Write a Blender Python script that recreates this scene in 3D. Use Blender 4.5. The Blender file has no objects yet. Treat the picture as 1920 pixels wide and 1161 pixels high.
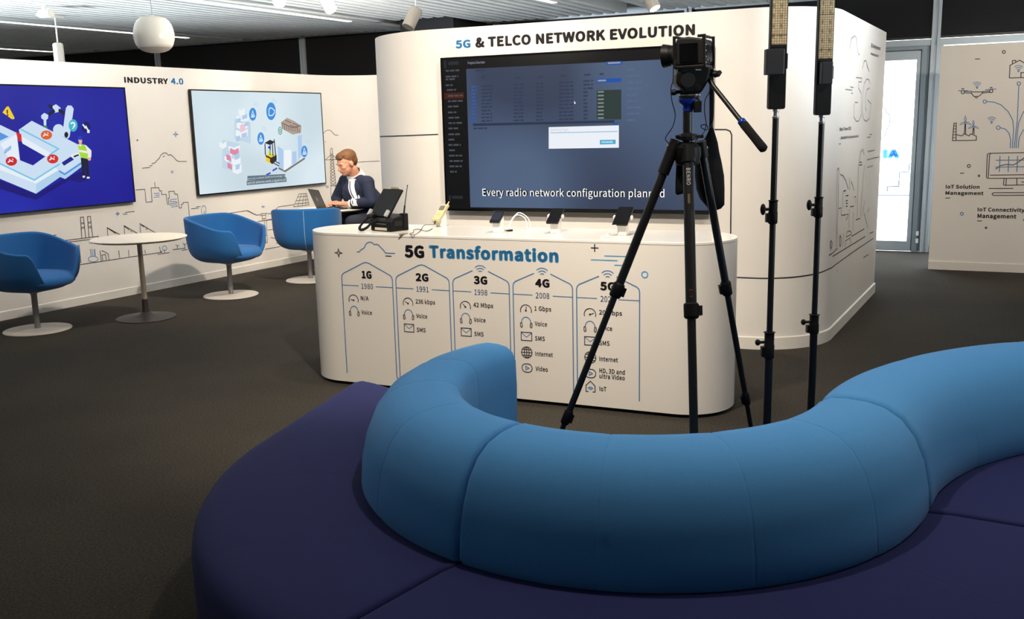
import bpy, bmesh, math, random
import numpy as np
from mathutils import Vector, Matrix
random.seed(7)
SC = bpy.context.scene
COL = SC.collection
PI = math.pi
R = math.radians

# ------------------------------------------------------------------ camera
EYE = 1.6
FOC = 1799.0            # focal length in pixels of the 1920 x 1161 frame
PITCH, ROLL = R(10.868), R(1.303)
_f = np.array([0, math.cos(PITCH), -math.sin(PITCH)])
_d0 = np.array([0, -math.sin(PITCH), -math.cos(PITCH)])
_r0 = np.array([1.0, 0, 0])
_r = math.cos(ROLL) * _r0 + math.sin(ROLL) * _d0
_d = -math.sin(ROLL) * _r0 + math.cos(ROLL) * _d0
cam_data = bpy.data.cameras.new('camera')
cam = bpy.data.objects.new('camera', cam_data)
COL.objects.link(cam)
cam_data.sensor_width = 36.0
cam_data.sensor_fit = 'HORIZONTAL'
cam_data.lens = 36.0 * FOC / 1920.0
cam_data.clip_start = 0.05
cam_data.clip_end = 200
m = Matrix.Identity(4)
for i in range(3):
    m[i][0] = _r[i]; m[i][1] = -_d[i]; m[i][2] = -_f[i]
m[2][3] = EYE
cam.matrix_world = m
SC.camera = cam

# ------------------------------------------------------------------ view + world
SC.view_settings.view_transform = 'Standard'
SC.view_settings.look = 'None'
SC.view_settings.gamma = 1.0
SC.view_settings.use_curve_mapping = False
SC.view_settings.exposure = 0.0
try:
    SC.cycles.use_denoising = True
    SC.cycles.max_bounces = 8
    SC.cycles.diffuse_bounces = 5
    SC.cycles.sample_clamp_indirect = 6.0
    SC.cycles.caustics_reflective = False
    SC.cycles.caustics_refractive = False
except Exception:
    pass
world = bpy.data.worlds.new('daylight')
SC.world = world
world.use_nodes = True
SKY = 7.0
bg = world.node_tree.nodes['Background']
bg.inputs['Color'].default_value = (0.86, 0.94, 1.0, 1)
bg.inputs['Strength'].default_value = SKY

WARM = (1.0, 0.865, 0.705)
POWER = 1.25
STRIP_W = 4.2
def spot(name, loc, target, watts, angle=70, blend=0.9, size=0.05, color=WARM):
    l = bpy.data.lights.new(name, 'SPOT')
    l.energy = watts; l.color = color; l.spot_size = R(angle); l.spot_blend = blend; l.shadow_soft_size = size
    o = bpy.data.objects.new(name, l); COL.objects.link(o)
    o.location = loc
    o.rotation_euler = (Vector(target) - Vector(loc)).to_track_quat('-Z', 'Y').to_euler()
    return o
# ceiling downlights of the hall (track heads, plus spots added as fill): position, aim, power
for i, (loc, tgt, w, ang) in enumerate([
        ((-1.0, 5.6, 2.85), (-0.6, 7.7, 1.5), 170, 95),
        ((0.5, 5.0, 2.85), (0.5, 7.0, 1.5), 150, 95),
        ((2.0, 4.4, 2.85), (1.9, 6.6, 1.3), 85, 95),
        ((-1.2, 8.0, 2.85), (-3.3, 10.2, 1.2), 250, 110),
        ((-1.4, 9.4, 2.85), (-2.1, 12.2, 1.4), 190, 100),
        ((-1.2, 10.4, 2.85), (-1.6, 10.8, 0.6), 60, 80),
        ((-3.9, 6.6, 2.85), (-4.6, 8.6, 1.1), 50, 105),
        ((4.6, 6.2, 2.85), (3.0, 8.2, 1.3), 75, 80),
        ((-0.2, 3.7, 2.85), (-0.25, 5.7, 0.5), 270, 90),
        ((0.3, 2.9, 2.85), (0.35, 3.2, 0.6), 66, 110),
        ((2.2, 2.4, 2.85), (1.9, 3.4, 0.6), 60, 100),
        ((-0.6, 5.85, 2.85), (-0.65, 5.85, 0.9), 55, 75),  # added to brighten the counter top
        ((0.65, 5.3, 2.85), (0.6, 5.3, 0.9), 55, 75),  # second spot added over the counter top
        ((4.0, 6.6, 2.85), (5.2, 9.6, 1.3), 190, 85),  # added to lift the right-hand drawing wall
        ((-2.4, 3.6, 2.85), (-2.6, 4.6, 0.0), 60, 100),
        ]):
    spot('downlight', loc, tgt, w * POWER, ang)

# cool upward fill lights added to brighten the ceiling; no windows stand there
def daylight(loc, target, sx, sy, watts):  # unseen area light in a daylight tint, added as fill
    l = bpy.data.lights.new('ceiling_fill', 'AREA'); l.shape = 'RECTANGLE'; l.size = sx; l.size_y = sy
    l.energy = watts; l.color = (0.84, 0.93, 1.0); l.spread = R(24)
    o = bpy.data.objects.new('ceiling_fill', l); COL.objects.link(o); o.location = loc
    o.rotation_euler = (Vector(target) - Vector(loc)).to_track_quat('-Z', 'Y').to_euler()
daylight((-4.0, -3.3, 1.3), (-4.0, 10.0, 5.6), 12.0, 1.4, 45)
daylight((9.45, 4.0, 1.3), (-4.0, 11.0, 4.6), 9.0, 1.4, 170)
daylight((-12.8, 9.0, 1.3), (-2.0, 12.0, 3.8), 9.0, 1.4, 600)

# ------------------------------------------------------------------ pixel helpers (photo frame -> world)
_R = np.array([_r, _d, _f])
def ray(x, y):
    return _R.T @ np.array([(x - 960) / FOC, (y - 580.5) / FOC, 1.0])
def atz(x, y, z=0.0):
    d = ray(x, y); t = (z - EYE) / d[2]
    return Vector((d[0] * t, d[1] * t, z))
def at(x, y, Y):
    d = ray(x, y); t = Y / d[1]
    return Vector((d[0] * t, Y, EYE + d[2] * t))

class Surf:
    """vertical surface over a plan polyline; (s, z) are its own coordinates"""
    def __init__(self, pts, s0=0.0):
        self.p = [np.array(q[:2], float) for q in pts]
        self.s = [s0]
        for a, b in zip(self.p, self.p[1:]):
            self.s.append(self.s[-1] + float(np.linalg.norm(b - a)))
    def hit(self, x, y):
        d = ray(x, y); best = None
        n = len(self.p) - 1
        for i in range(n):
            a, b = self.p[i], self.p[i + 1]
            e = b - a
            det = d[0] * (-e[1]) - d[1] * (-e[0])
            if abs(det) < 1e-9: continue
            t = (a[0] * (-e[1]) - a[1] * (-e[0])) / det
            k = (d[0] * a[1] - d[1] * a[0]) / det
            lo = -1e9 if i == 0 and n == 1 else -1e-6
            hi = 1e9 if n == 1 else 1 + 1e-6
            if t > 0 and lo <= k <= hi and (best is None or t < best[0]):
                best = (t, self.s[i] + k * (self.s[i + 1] - self.s[i]), EYE + d[2] * t)
        if best is None: return None
        return (best[1], best[2])
    def hits(self, pts):
        out = [self.hit(*q) for q in pts]
        return [o for o in out if o]
    def pos(self, s, z, off=0.0):
        i = 0
        while i < len(self.p) - 2 and s > self.s[i + 1]: i += 1
        a, b = self.p[i], self.p[i + 1]
        L = self.s[i + 1] - self.s[i]
        k = (s - self.s[i]) / L
        q = a + (b - a) * k
        t = (b - a) / L
        nn = np.array([t[1], -t[0]])
        # blend the normal with the neighbouring segments so that offsets stay smooth
        if len(self.p) > 2:
            j = i + 1 if k > 0.5 else i - 1
            if 0 <= j < len(self.p) - 1:
                a2, b2 = self.p[j], self.p[j + 1]
                t2 = (b2 - a2) / np.linalg.norm(b2 - a2)
                w = abs(k - 0.5) if min(L, np.linalg.norm(b2 - a2)) < 0.2 else 0
                nn = nn * (1 - w) + np.array([t2[1], -t2[0]]) * w
                nn = nn / np.linalg.norm(nn)
        return Vector((q[0] + nn[0] * off, q[1] + nn[1] * off, z))
    def offset(self, off):
        o = Surf([self.pos(s, 0, off)[:2] for s in self.s])
        return o

# ------------------------------------------------------------------ materials
def lin(c):
    return tuple(((v / 255) / 12.92 if v / 255 <= 0.04045 else ((v / 255 + 0.055) / 1.055) ** 2.4) for v in c)
MATS = {}
def mat(name, rgb=(200, 200, 200), rough=0.5, metal=0.0, noise=0.0, nscale=60, bump=0.0, bscale=400, coat=0.0, spec=0.5, sheen=0.0, emit=None, estr=1.0, trans=0.0):
    if name in MATS: return MATS[name]
    M = bpy.data.materials.new(name); M.use_nodes = True
    nt = M.node_tree; b = nt.nodes['Principled BSDF']
    c = lin(rgb)
    b.inputs['Base Color'].default_value = (*c, 1)
    b.inputs['Roughness'].default_value = rough
    b.inputs['Metallic'].default_value = metal
    b.inputs['Specular IOR Level'].default_value = spec
    if coat: 
        b.inputs['Coat Weight'].default_value = coat; b.inputs['Coat Roughness'].default_value = 0.05
    if sheen: 
        b.inputs['Sheen Weight'].default_value = sheen; b.inputs['Sheen Roughness'].default_value = 0.5
    if emit:
        b.inputs['Emission Color'].default_value = (*lin(emit), 1); b.inputs['Emission Strength'].default_value = estr
    if trans:
        b.inputs['Transmission Weight'].default_value = trans
    tc = None
    if noise or bump:
        tc = nt.nodes.new('ShaderNodeTexCoord')
    if noise:
        n = nt.nodes.new('ShaderNodeTexNoise'); n.inputs['Scale'].default_value = nscale; n.inputs['Detail'].default_value = 4
        nt.links.new(tc.outputs['Object'], n.inputs['Vector'])
        r = nt.nodes.new('ShaderNodeValToRGB')
        r.color_ramp.elements[0].position = 0.3; r.color_ramp.elements[1].position = 0.7
        r.color_ramp.elements[0].color = (*[v * (1 - noise) for v in c], 1)
        r.color_ramp.elements[1].color = (*[min(1, v * (1 + noise)) for v in c], 1)
        nt.links.new(n.outputs['Fac'], r.inputs['Fac'])
        nt.links.new(r.outputs['Color'], b.inputs['Base Color'])
    if bump:
        n2 = nt.nodes.new('ShaderNodeTexNoise'); n2.inputs['Scale'].default_value = bscale; n2.inputs['Detail'].default_value = 2
        nt.links.new(tc.outputs['Object'], n2.inputs['Vector'])
        bp = nt.nodes.new('ShaderNodeBump'); bp.inputs['Strength'].default_value = bump; bp.inputs['Distance'].default_value = 0.002
        nt.links.new(n2.outputs['Fac'], bp.inputs['Height'])
        nt.links.new(bp.outputs['Normal'], b.inputs['Normal'])
    MATS[name] = M
    return M
def glow(name, rgb, s=1.0):
    """a lit pixel colour of a display or lamp"""
    if name in MATS: return MATS[name]
    M = bpy.data.materials.new(name); M.use_nodes = True
    nt = M.node_tree; b = nt.nodes['Principled BSDF']
    b.inputs['Base Color'].default_value = (0.004, 0.004, 0.004, 1)
    b.inputs['Roughness'].default_value = 0.25
    b.inputs['Specular IOR Level'].default_value = 0.25
    b.inputs['Emission Color'].default_value = (*lin(rgb), 1)
    b.inputs['Emission Strength'].default_value = s
    MATS[name] = M
    return M

WALL = mat('white_laminate', (226, 222, 216), 0.5, noise=0.012, nscale=3, spec=0.3)
SKIRT = mat('white_skirting', (224, 220, 213), 0.45)
INK = mat('dark_ink', (38, 34, 46), 0.6)
INKB = mat('blue_ink', (62, 156, 214), 0.6)
INKL = mat('steel_blue_ink', (72, 124, 178), 0.6)
INKG = mat('fine_grey_ink', (120, 120, 134), 0.6)
COUNTER = mat('gloss_white_lacquer', (238, 233, 225), 0.25, spec=0.4)
CTOP = mat('gloss_white_top', (240, 237, 231), 0.17, spec=0.25)
BLACKP = mat('black_plastic', (10, 10, 11), 0.5, spec=0.25)
BLACKG = mat('black_gloss', (8, 8, 10), 0.12)
BLACKM = mat('black_metal', (9, 9, 10), 0.42)
BLACKF = mat('black_fabric', (8, 8, 9), 0.95, bump=0.3, bscale=500)
STEEL = mat('brushed_steel', (170, 170, 172), 0.35, metal=0.85)
PALE = mat('pale_powder_coat', (206, 198, 188), 0.45)
WHITEP = mat('white_plastic', (236, 234, 230), 0.35)
CHAIRB = mat('chair_blue_wool', (20, 96, 160), 0.9, noise=0.12, nscale=250, bump=0.4, bscale=700, sheen=0.15)
SOFAL = mat('sofa_light_blue_wool', (78, 152, 216), 0.92, noise=0.07, nscale=420, bump=0.35, bscale=900, sheen=0.06)
SOFAD = mat('sofa_indigo_wool', (26, 33, 88), 0.95, noise=0.12, nscale=420, bump=0.35, bscale=900)
BLIND = mat('black_blind', (16, 16, 19), 0.9)
FRAME = mat('grey_aluminium', (170, 180, 188), 0.45, metal=0.2)
SOFFIT = mat('pale_grey_paint', (176, 182, 186), 0.6)
SLAT = mat('white_metal_slat', (232, 234, 233), 0.5)
DARKC = mat('grey_ceiling_void', (150, 153, 155), 0.8)

# ------------------------------------------------------------------ mesh builder
class MB:
    def __init__(self):
        self.v = []; self.f = []; self.mi = []; self.cur = 0
    def add(self, verts, faces):
        o = len(self.v)
        self.v += [tuple(q) for q in verts]
        self.f += [tuple(i + o for i in fc) for fc in faces]
        self.mi += [self.cur] * len(faces)
        return self
    def box(self, c, size, M=None):
        x, y, z = [s / 2 for s in size]
        vs = [Vector((sx * x, sy * y, sz * z)) for sz in (-1, 1) for sy in (-1, 1) for sx in (-1, 1)]
        c = Vector(c)
        vs = [(M @ q if M else q) + c for q in vs]
        return self.add(vs, [(0, 2, 3, 1), (4, 5, 7, 6), (0, 1, 5, 4), (2, 6, 7, 3), (0, 4, 6, 2), (1, 3, 7, 5)])
    def tube(self, pts, r, n=12, caps=True):
        pts = [Vector(q) for q in pts]
        rs = r if isinstance(r, (list, tuple)) else [r] * len(pts)
        up = None; rings = []
        for i, p in enumerate(pts):
            t = (pts[min(i + 1, len(pts) - 1)] - pts[max(i - 1, 0)])
            t.normalize()
            if up is None:
                up = Vector((0, 0, 1)) if abs(t.z) < 0.9 else Vector((1, 0, 0))
            a = (up - t * up.dot(t)); a.normalize(); b = t.cross(a); up = a
            rings.append([p + (a * math.cos(2 * PI * k / n) + b * math.sin(2 * PI * k / n)) * rs[i] for k in range(n)])
        vs = [q for rg in rings for q in rg]; fs = []
        for i in range(len(rings) - 1):
            for k in range(n):
                k2 = (k + 1) % n
                fs.append((i * n + k, i * n + k2, (i + 1) * n + k2, (i + 1) * n + k))
        if caps:
            fs.append(tuple(range(n - 1, -1, -1)))
            fs.append(tuple((len(rings) - 1) * n + k for k in range(n)))
        return self.add(vs, fs)
    def lathe(self, prof, c=(0, 0, 0), n=40, M=None):
        c = Vector(c); vs = []; fs = []
        for (r, z) in prof:
            for k in range(n):
                q = Vector((r * math.cos(2 * PI * k / n), r * math.sin(2 * PI * k / n), z))
                vs.append((M @ q if M else q) + c)
        for i in range(len(prof) - 1):
            for k in range(n):
                k2 = (k + 1) % n
                fs.append((i * n + k, i * n + k2, (i + 1) * n + k2, (i + 1) * n + k))
        if prof[0][0] > 1e-5: fs.append(tuple(range(n - 1, -1, -1)))
        if prof[-1][0] > 1e-5: fs.append(tuple((len(prof) - 1) * n + k for k in range(n)))
        return self.add(vs, fs)
    def prism(self, outline, z0, z1):
        """extrude a plan outline (counter-clockwise)"""
        n = len(outline)
        vs = [(q[0], q[1], z0) for q in outline] + [(q[0], q[1], z1) for q in outline]
        fs = [tuple(range(n - 1, -1, -1)), tuple(range(n, 2 * n))]
        fs += [(i, (i + 1) % n, n + (i + 1) % n, n + i) for i in range(n)]
        return self.add(vs, fs)
    def plate(self, pts, nrm, t):
        """thicken a planar polygon along nrm"""
        n = len(pts); nv = Vector(nrm) * t
        vs = [Vector(p) for p in pts] + [Vector(p) + nv for p in pts]
        fs = [tuple(range(n - 1, -1, -1)), tuple(range(n, 2 * n))]
        fs += [(i, (i + 1) % n, n + (i + 1) % n, n + i) for i in range(n)]
        return self.add(vs, fs)
    def ell(self, c, r, M=None, nu=20, nv=12):
        c = Vector(c); vs = []; fs = []
        for i in range(nv + 1):
            th = PI * i / nv
            for k in range(nu):
                ph = 2 * PI * k / nu
                q = Vector((r[0] * math.sin(th) * math.cos(ph), r[1] * math.sin(th) * math.sin(ph), r[2] * math.cos(th)))
                vs.append((M @ q if M else q) + c)
        for i in range(nv):
            for k in range(nu):
                k2 = (k + 1) % nu
                fs.append((i * nu + k, (i + 1) * nu + k, (i + 1) * nu + k2, i * nu + k2))
        return self.add(vs, fs)
    def build(self, name, mats, parent=None, smooth=40, bevel=0.0, bseg=2, subsurf=0, clean=True):
        me = bpy.data.meshes.new(name)
        me.from_pydata([tuple(q) for q in self.v], [], self.f)
        if not isinstance(mats, (list, tuple)): mats = [mats]
        for M in mats: me.materials.append(M)
        me.polygons.foreach_set('material_index', self.mi)
        if clean:
            b = bmesh.new(); b.from_mesh(me)
            bmesh.ops.remove_doubles(b, verts=b.verts, dist=1e-5)
            bmesh.ops.recalc_face_normals(b, faces=b.faces)
            b.to_mesh(me); b.free()
        if smooth:
            me.polygons.foreach_set('use_smooth', [True] * len(me.polygons))
            me.set_sharp_from_angle(angle=R(smooth))
        me.update()
        o = bpy.data.objects.new(name, me); COL.objects.link(o)
        if bevel:
            md = o.modifiers.new('bevel', 'BEVEL'); md.width = bevel; md.segments = bseg; md.limit_method = 'ANGLE'; md.angle_limit = R(40)
        if subsurf:
            md = o.modifiers.new('subsurf', 'SUBSURF'); md.levels = subsurf; md.render_levels = subsurf
        if parent is not None: put(o, parent)
        return o
def put(o, parent):
    o.parent = parent
    o.matrix_parent_inverse = Matrix.LocRotScale(parent.location, parent.rotation_euler, None).inverted() if o.get('_w', True) else Matrix.Identity(4)
def local(o, parent):
    o.parent = parent; o.matrix_parent_inverse = Matrix.Identity(4)
    return o
def tag(o, label, cat, group=None):
    o['label'] = label; o['category'] = cat
    if group: o['group'] = group
    return o
def thing(name, label, cat, loc=(0, 0, 0), rz=0.0, group=None):
    o = bpy.data.objects.new(name, None); COL.objects.link(o)
    o.empty_display_size = 0.1
    o.location = loc; o.rotation_euler = (0, 0, rz)
    return tag(o, label, cat, group)
def struct(o):
    o['kind'] = 'structure'; return o
def copy_tree(o, parent=None):
    c = o.copy(); COL.objects.link(c)
    if parent is not None: c.parent = parent
    for ch in list(o.children): copy_tree(ch, c)
    return c

# ------------------------------------------------------------------ drawing and lettering on surfaces
def ribbon(mb, S, pts, w, off, closed=False):
    """a drawn line of width w through (s, z) points on surface S"""
    P = [np.array(q, float) for q in pts]
    if closed: P = P + [P[0]]
    Q = [P[0]]
    for a, b in zip(P, P[1:]):
        L = np.linalg.norm(b - a)
        if L < 1e-6: continue
        k = max(1, int(L / 0.03)) if len(S.p) > 2 else 1
        for i in range(1, k + 1): Q.append(a + (b - a) * i / k)
    n = len(Q)
    if n < 2: return
    L_, R_ = [], []
    for i in range(n):
        if closed:
            a = Q[i - 1] if i > 0 else Q[-2]; b = Q[i + 1] if i < n - 1 else Q[1]
        else:
            a = Q[max(i - 1, 0)]; b = Q[min(i + 1, n - 1)]
        t1 = Q[i] - a; t2 = b - Q[i]
        l1, l2 = np.linalg.norm(t1), np.linalg.norm(t2)
        t1 = t1 / l1 if l1 > 1e-9 else t2 / max(l2, 1e-9)
        t2 = t2 / l2 if l2 > 1e-9 else t1
        t = t1 + t2
        tl = np.linalg.norm(t)
        t = t / tl if tl > 1e-6 else t1
        nn = np.array([-t[1], t[0]])
        c = max(0.45, abs(nn @ np.array([-t1[1], t1[0]])))
        e = nn * (w / 2 / c)
        L_.append(Q[i] + e); R_.append(Q[i] - e)
    vs = [S.pos(q[0], q[1], off) for q in L_] + [S.pos(q[0], q[1], off) for q in R_]
    mb.add(vs, [(i, i + 1, n + i + 1, n + i) for i in range(n - 1)])
def arc(c, r, a0, a1, n=14, ry=None):
    ry = r if ry is None else ry
    return [(c[0] + r * math.cos(R(a0 + (a1 - a0) * i / n)), c[1] + ry * math.sin(R(a0 + (a1 - a0) * i / n))) for i in range(n + 1)]
def pxarc(c, r, a0, a1, n=14, ry=None):
    """same in photo pixels (y down)"""
    ry = r if ry is None else ry
    return [(c[0] + r * math.cos(R(a0 + (a1 - a0) * i / n)), c[1] - ry * math.sin(R(a0 + (a1 - a0) * i / n))) for i in range(n + 1)]
class Draw:
    def __init__(self, S, off=0.0015):
        self.S = S; self.mb = MB(); self.off = off; self.mats = []
    def use(self, M):
        if M not in self.mats: self.mats.append(M)
        self.mb.cur = self.mats.index(M); return self
    def px(self, w, *lines, closed=False):
        for l in lines:
            h = self.S.hits(l)
            if len(h) > 1: ribbon(self.mb, self.S, h, w, self.off, closed)
        return self
    def sz(self, w, *lines, closed=False):
        for l in lines: ribbon(self.mb, self.S, l, w, self.off, closed)
        return self
    def fill(self, pts, px=True):
        h = self.S.hits(pts) if px else pts
        self.mb.add([self.S.pos(a, b, self.off) for a, b in h], [tuple(range(len(h)))])
        return self
    def up(self, d=0.0004):
        self.off += d; return self
    def build(self, name, parent):
        return self.mb.build(name, self.mats, parent, smooth=0, clean=False)
UNIT = None
FONT = None
try:
    import os
    _p = os.path.join(bpy.utils.system_resource('DATAFILES'), 'fonts', 'Noto Sans CJK Regular.woff2')
    if os.path.exists(_p): FONT = bpy.data.fonts.load(_p)
except Exception:
    FONT = None
def text_mesh(s, bold=0.0, spacing=1.0):
    cu = bpy.data.curves.new('lettering', 'FONT')
    cu.body = s; cu.size = 1.0; cu.offset = bold; cu.resolution_u = 3; cu.space_character = spacing
    cu.fill_mode = 'BOTH'; cu.extrude = 0.0
    if FONT: cu.font = FONT
    o = bpy.data.objects.new('lettering', cu); COL.objects.link(o)
    dg = bpy.context.evaluated_depsgraph_get(); dg.update()
    me = bpy.data.meshes.new_from_object(o.evaluated_get(dg))
    global UNIT
    if UNIT is None:
        UNIT = 1.0; hv, _ = text_mesh('H'); UNIT = 0.72 / max(q[1] for q in hv)
    vs = [tuple(c * UNIT for c in v.co) for v in me.vertices]; fs = [tuple(p.vertices) for p in me.polygons]
    bpy.data.objects.remove(o); bpy.data.curves.remove(cu); bpy.data.meshes.remove(me)
    return vs, fs
CAP = None
def capheight():
    global CAP
    if CAP is None:
        v, f = text_mesh('H'); CAP = max(q[1] for q in v)
    return CAP
def letter(D, s, bl, tr, bold=0.02, px=True, spacing=1.02):
    bold = bold * 1.45 if bold > 0.015 else bold
    """lettering: baseline-left and cap-height-right corners on the surface"""
    a = D.S.hit(*bl) if px else bl
    b = D.S.hit(*tr) if px else tr
    v, f = text_mesh(s, 0.0, spacing + bold * 0.4)
    x0 = min(q[0] for q in v) - bold; x1 = max(q[0] for q in v) + bold
    ch = capheight() + 2 * bold
    sh = [(0, 0)] if bold < 0.004 else [(bold * math.cos(i * PI / 4), bold * math.sin(i * PI / 4)) for i in range(8)] + ([(0, 0)] if bold > 0.04 else [])
    for dx, dy in sh:
        D.mb.add([D.S.pos(a[0] + (q[0] + dx - x0) / (x1 - x0) * (b[0] - a[0]), a[1] + (q[1] + dy + bold) / ch * (b[1] - a[1]), D.off) for q in v], f)
def sparkle(c, r):
    k = 0.28
    pts = []
    for i in range(4):
        a = i * PI / 2
        pts.append((c[0] + r * math.cos(a), c[1] + r * math.sin(a)))
        pts.append((c[0] + r * k * math.cos(a + PI / 4), c[1] + r * k * math.sin(a + PI / 4)))
    return pts

# ------------------------------------------------------------------ setting: plan geometry
def unit(deg): return np.array([math.cos(R(deg)), math.sin(R(deg))])
A_TV, A_SIDE, A_IND, A_IOT, A_CNT, A_FAC = -23.3, 61.3, 61.0, -25.6, -23.8, -25.0
def fillet(C, u, v, r, n=24):
    phi = math.acos(float(u @ v)); t = r / math.tan(phi / 2)
    b = (u + v) / np.linalg.norm(u + v); c = C + b * (r / math.sin(phi / 2))
    a = C + u * t; e = C + v * t
    A0 = math.atan2(a[1] - c[1], a[0] - c[0]); A1 = math.atan2(e[1] - c[1], e[0] - c[0])
    dA = (A1 - A0 + PI) % (2 * PI) - PI
    return [c + r * np.array([math.cos(A0 + dA * i / n), math.sin(A0 + dA * i / n)]) for i in range(n + 1)]
W0 = np.array([1.55, 6.70]); dT = unit(A_TV); dS = unit(A_SIDE)
CL = W0 - dT * 3.285
CR = np.array([2.098, 6.463])
POD_L = CL + dS * 4.55
POD_R = CR + dS * 2.645
pod_path = [POD_L] + fillet(CL, dS, dT, 0.9) + fillet(CR, -dT, dS, 0.55) + [POD_R]
POD = Surf(pod_path); POD_H = 2.333
TVP = Surf([W0, W0 + dT])                       # the flat front of the pod
I0 = np.array([-4.534, 8.342]); dI = unit(A_IND)
I_C = I0 + dI * 5.0                               # concave corner
# choose the corner so that the return wall passes the point seen beside the pod
rw = np.array([-1.665, 12.576]); dRt = unit(-22.0)
MM = np.array([[dI[0], -dRt[0]], [dI[1], -dRt[1]]]); k1, k2 = np.linalg.solve(MM, rw - I0)
I_C = I0 + dI * k1
ind_path = [I0 - dI * 5.0] + fillet(I_C, -dI, dRt, 0.75) + [I_C + dRt * 2.6]
IND = Surf(ind_path); IND_H = 2.267
INDP = Surf([I0, I0 + dI])
T0 = np.array([4.434, 10.086]); dQ = unit(A_IOT)
IOT = Surf([T0, T0 + dQ]); IOT_H = 2.297
F0 = np.array([4.92, 11.427]); dF = unit(A_FAC)
FAC = Surf([F0, F0 + dF])

def wall_shell(name, S, h, th, mats, smax=None):
    n = len(S.p)
    outer = [S.pos(s, 0)[:2] for s in S.s]
    inner = [S.pos(s, 0, -th)[:2] for s in S.s]
    mb = MB()
    vs = []
    for o, i in zip(outer, inner):
        vs += [(o[0], o[1], 0), (o[0], o[1], h), (i[0], i[1], h), (i[0], i[1], 0)]
    fs = []
    for k in range(n - 1):
        a, b = 4 * k, 4 * k + 4
        fs += [(a, b, b + 1, a + 1), (a + 1, b + 1, b + 2, a + 2), (a + 2, b + 2, b + 3, a + 3), (a + 3, b + 3, b, a)]
    fs += [(0, 1, 2, 3), tuple(4 * (n - 1) + j for j in (3, 2, 1, 0))]
    mb.add(vs, fs)
    return struct(mb.build(name, mats, smooth=30))
def skirting(name, S, h, th=0.012):
    n = len(S.p); mb = MB(); vs = []
    for s in S.s:
        o = S.pos(s, 0, th); i = S.pos(s, 0, 0.0)
        vs += [(i[0], i[1], 0.0), (o[0], o[1], 0.0), (o[0], o[1], h), (i[0], i[1], h + 0.006)]
    fs = []
    for k in range(n - 1):
        a, b = 4 * k, 4 * k + 4
        fs += [(a + 1, b + 1, b + 2, a + 2), (a + 2, b + 2, b + 3, a + 3), (a, a + 1, b + 1, b)]
    fs += [(0, 1, 2, 3), tuple(4 * (n - 1) + j for j in (3, 2, 1, 0))]
    mb.add(vs, fs)
    return struct(mb.build(name, SKIRT, smooth=30))

# floor: dark carpet
def carpet():
    M = bpy.data.materials.new('dark_carpet'); M.use_nodes = True
    nt = M.node_tree; b = nt.nodes['Principled BSDF']
    b.inputs['Roughness'].default_value = 1.0; b.inputs['Specular IOR Level'].default_value = 0.1
    tc = nt.nodes.new('ShaderNodeTexCoord')
    n1 = nt.nodes.new('ShaderNodeTexNoise'); n1.inputs['Scale'].default_value = 95; n1.inputs['Detail'].default_value = 6; n1.inputs['Roughness'].default_value = 0.75
    n2 = nt.nodes.new('ShaderNodeTexNoise'); n2.inputs['Scale'].default_value = 1.4; n2.inputs['Detail'].default_value = 2
    nt.links.new(tc.outputs['Object'], n1.inputs['Vector']); nt.links.new(tc.outputs['Object'], n2.inputs['Vector'])
    r = nt.nodes.new('ShaderNodeValToRGB')
    r.color_ramp.elements[0].position = 0.32; r.color_ramp.elements[0].color = (0.020, 0.0175, 0.0145, 1)
    r.color_ramp.elements[1].position = 0.72; r.color_ramp.elements[1].color = (0.088, 0.079, 0.066, 1)
    nt.links.new(n1.outputs['Fac'], r.inputs['Fac'])
    mx = nt.nodes.new('ShaderNodeMixRGB'); mx.blend_type = 'MULTIPLY'; mx.inputs['Fac'].default_value = 0.5
    r2 = nt.nodes.new('ShaderNodeValToRGB')
    r2.color_ramp.elements[0].position = 0.3; r2.color_ramp.elements[0].color = (0.75, 0.75, 0.78, 1)
    r2.color_ramp.elements[1].position = 0.7; r2.color_ramp.elements[1].color = (1.1, 1.08, 1.0, 1)
    nt.links.new(n2.outputs['Fac'], r2.inputs['Fac'])
    nt.links.new(r.outputs['Color'], mx.inputs['Color1']); nt.links.new(r2.outputs['Color'], mx.inputs['Color2'])
    nt.links.new(mx.outputs['Color'], b.inputs['Base Color'])
    bp = nt.nodes.new('ShaderNodeBump'); bp.inputs['Strength'].default_value = 0.6; bp.inputs['Distance'].default_value = 0.004
    nt.links.new(n1.outputs['Fac'], bp.inputs['Height']); nt.links.new(bp.outputs['Normal'], b.inputs['Normal'])
    return M
XF = lambda x: F0[1] + (x - F0[0]) * math.tan(R(A_FAC))
HALL = [(-12.95, -3.45), (9.65, -3.45), (9.65, XF(9.65)), (-12.95, XF(-12.95))]
fl = MB(); fl.prism(HALL, -0.1, 0.0)
struct(fl.build('floor', carpet(), smooth=0))

wall_center = wall_shell('wall_center', POD, POD_H, 0.10, WALL)
wall_left = wall_shell('wall_left', IND, IND_H, 0.10, WALL)
IOTW = Surf([T0, T0 + dQ * 3.2])
wall_right = wall_shell('wall_right', IOTW, IOT_H, 0.08, WALL)
skirting('baseboard_center', POD, 0.085)
skirting('baseboard_left', IND, 0.075)
skirting('baseboard_right', IOTW, 0.085)

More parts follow.
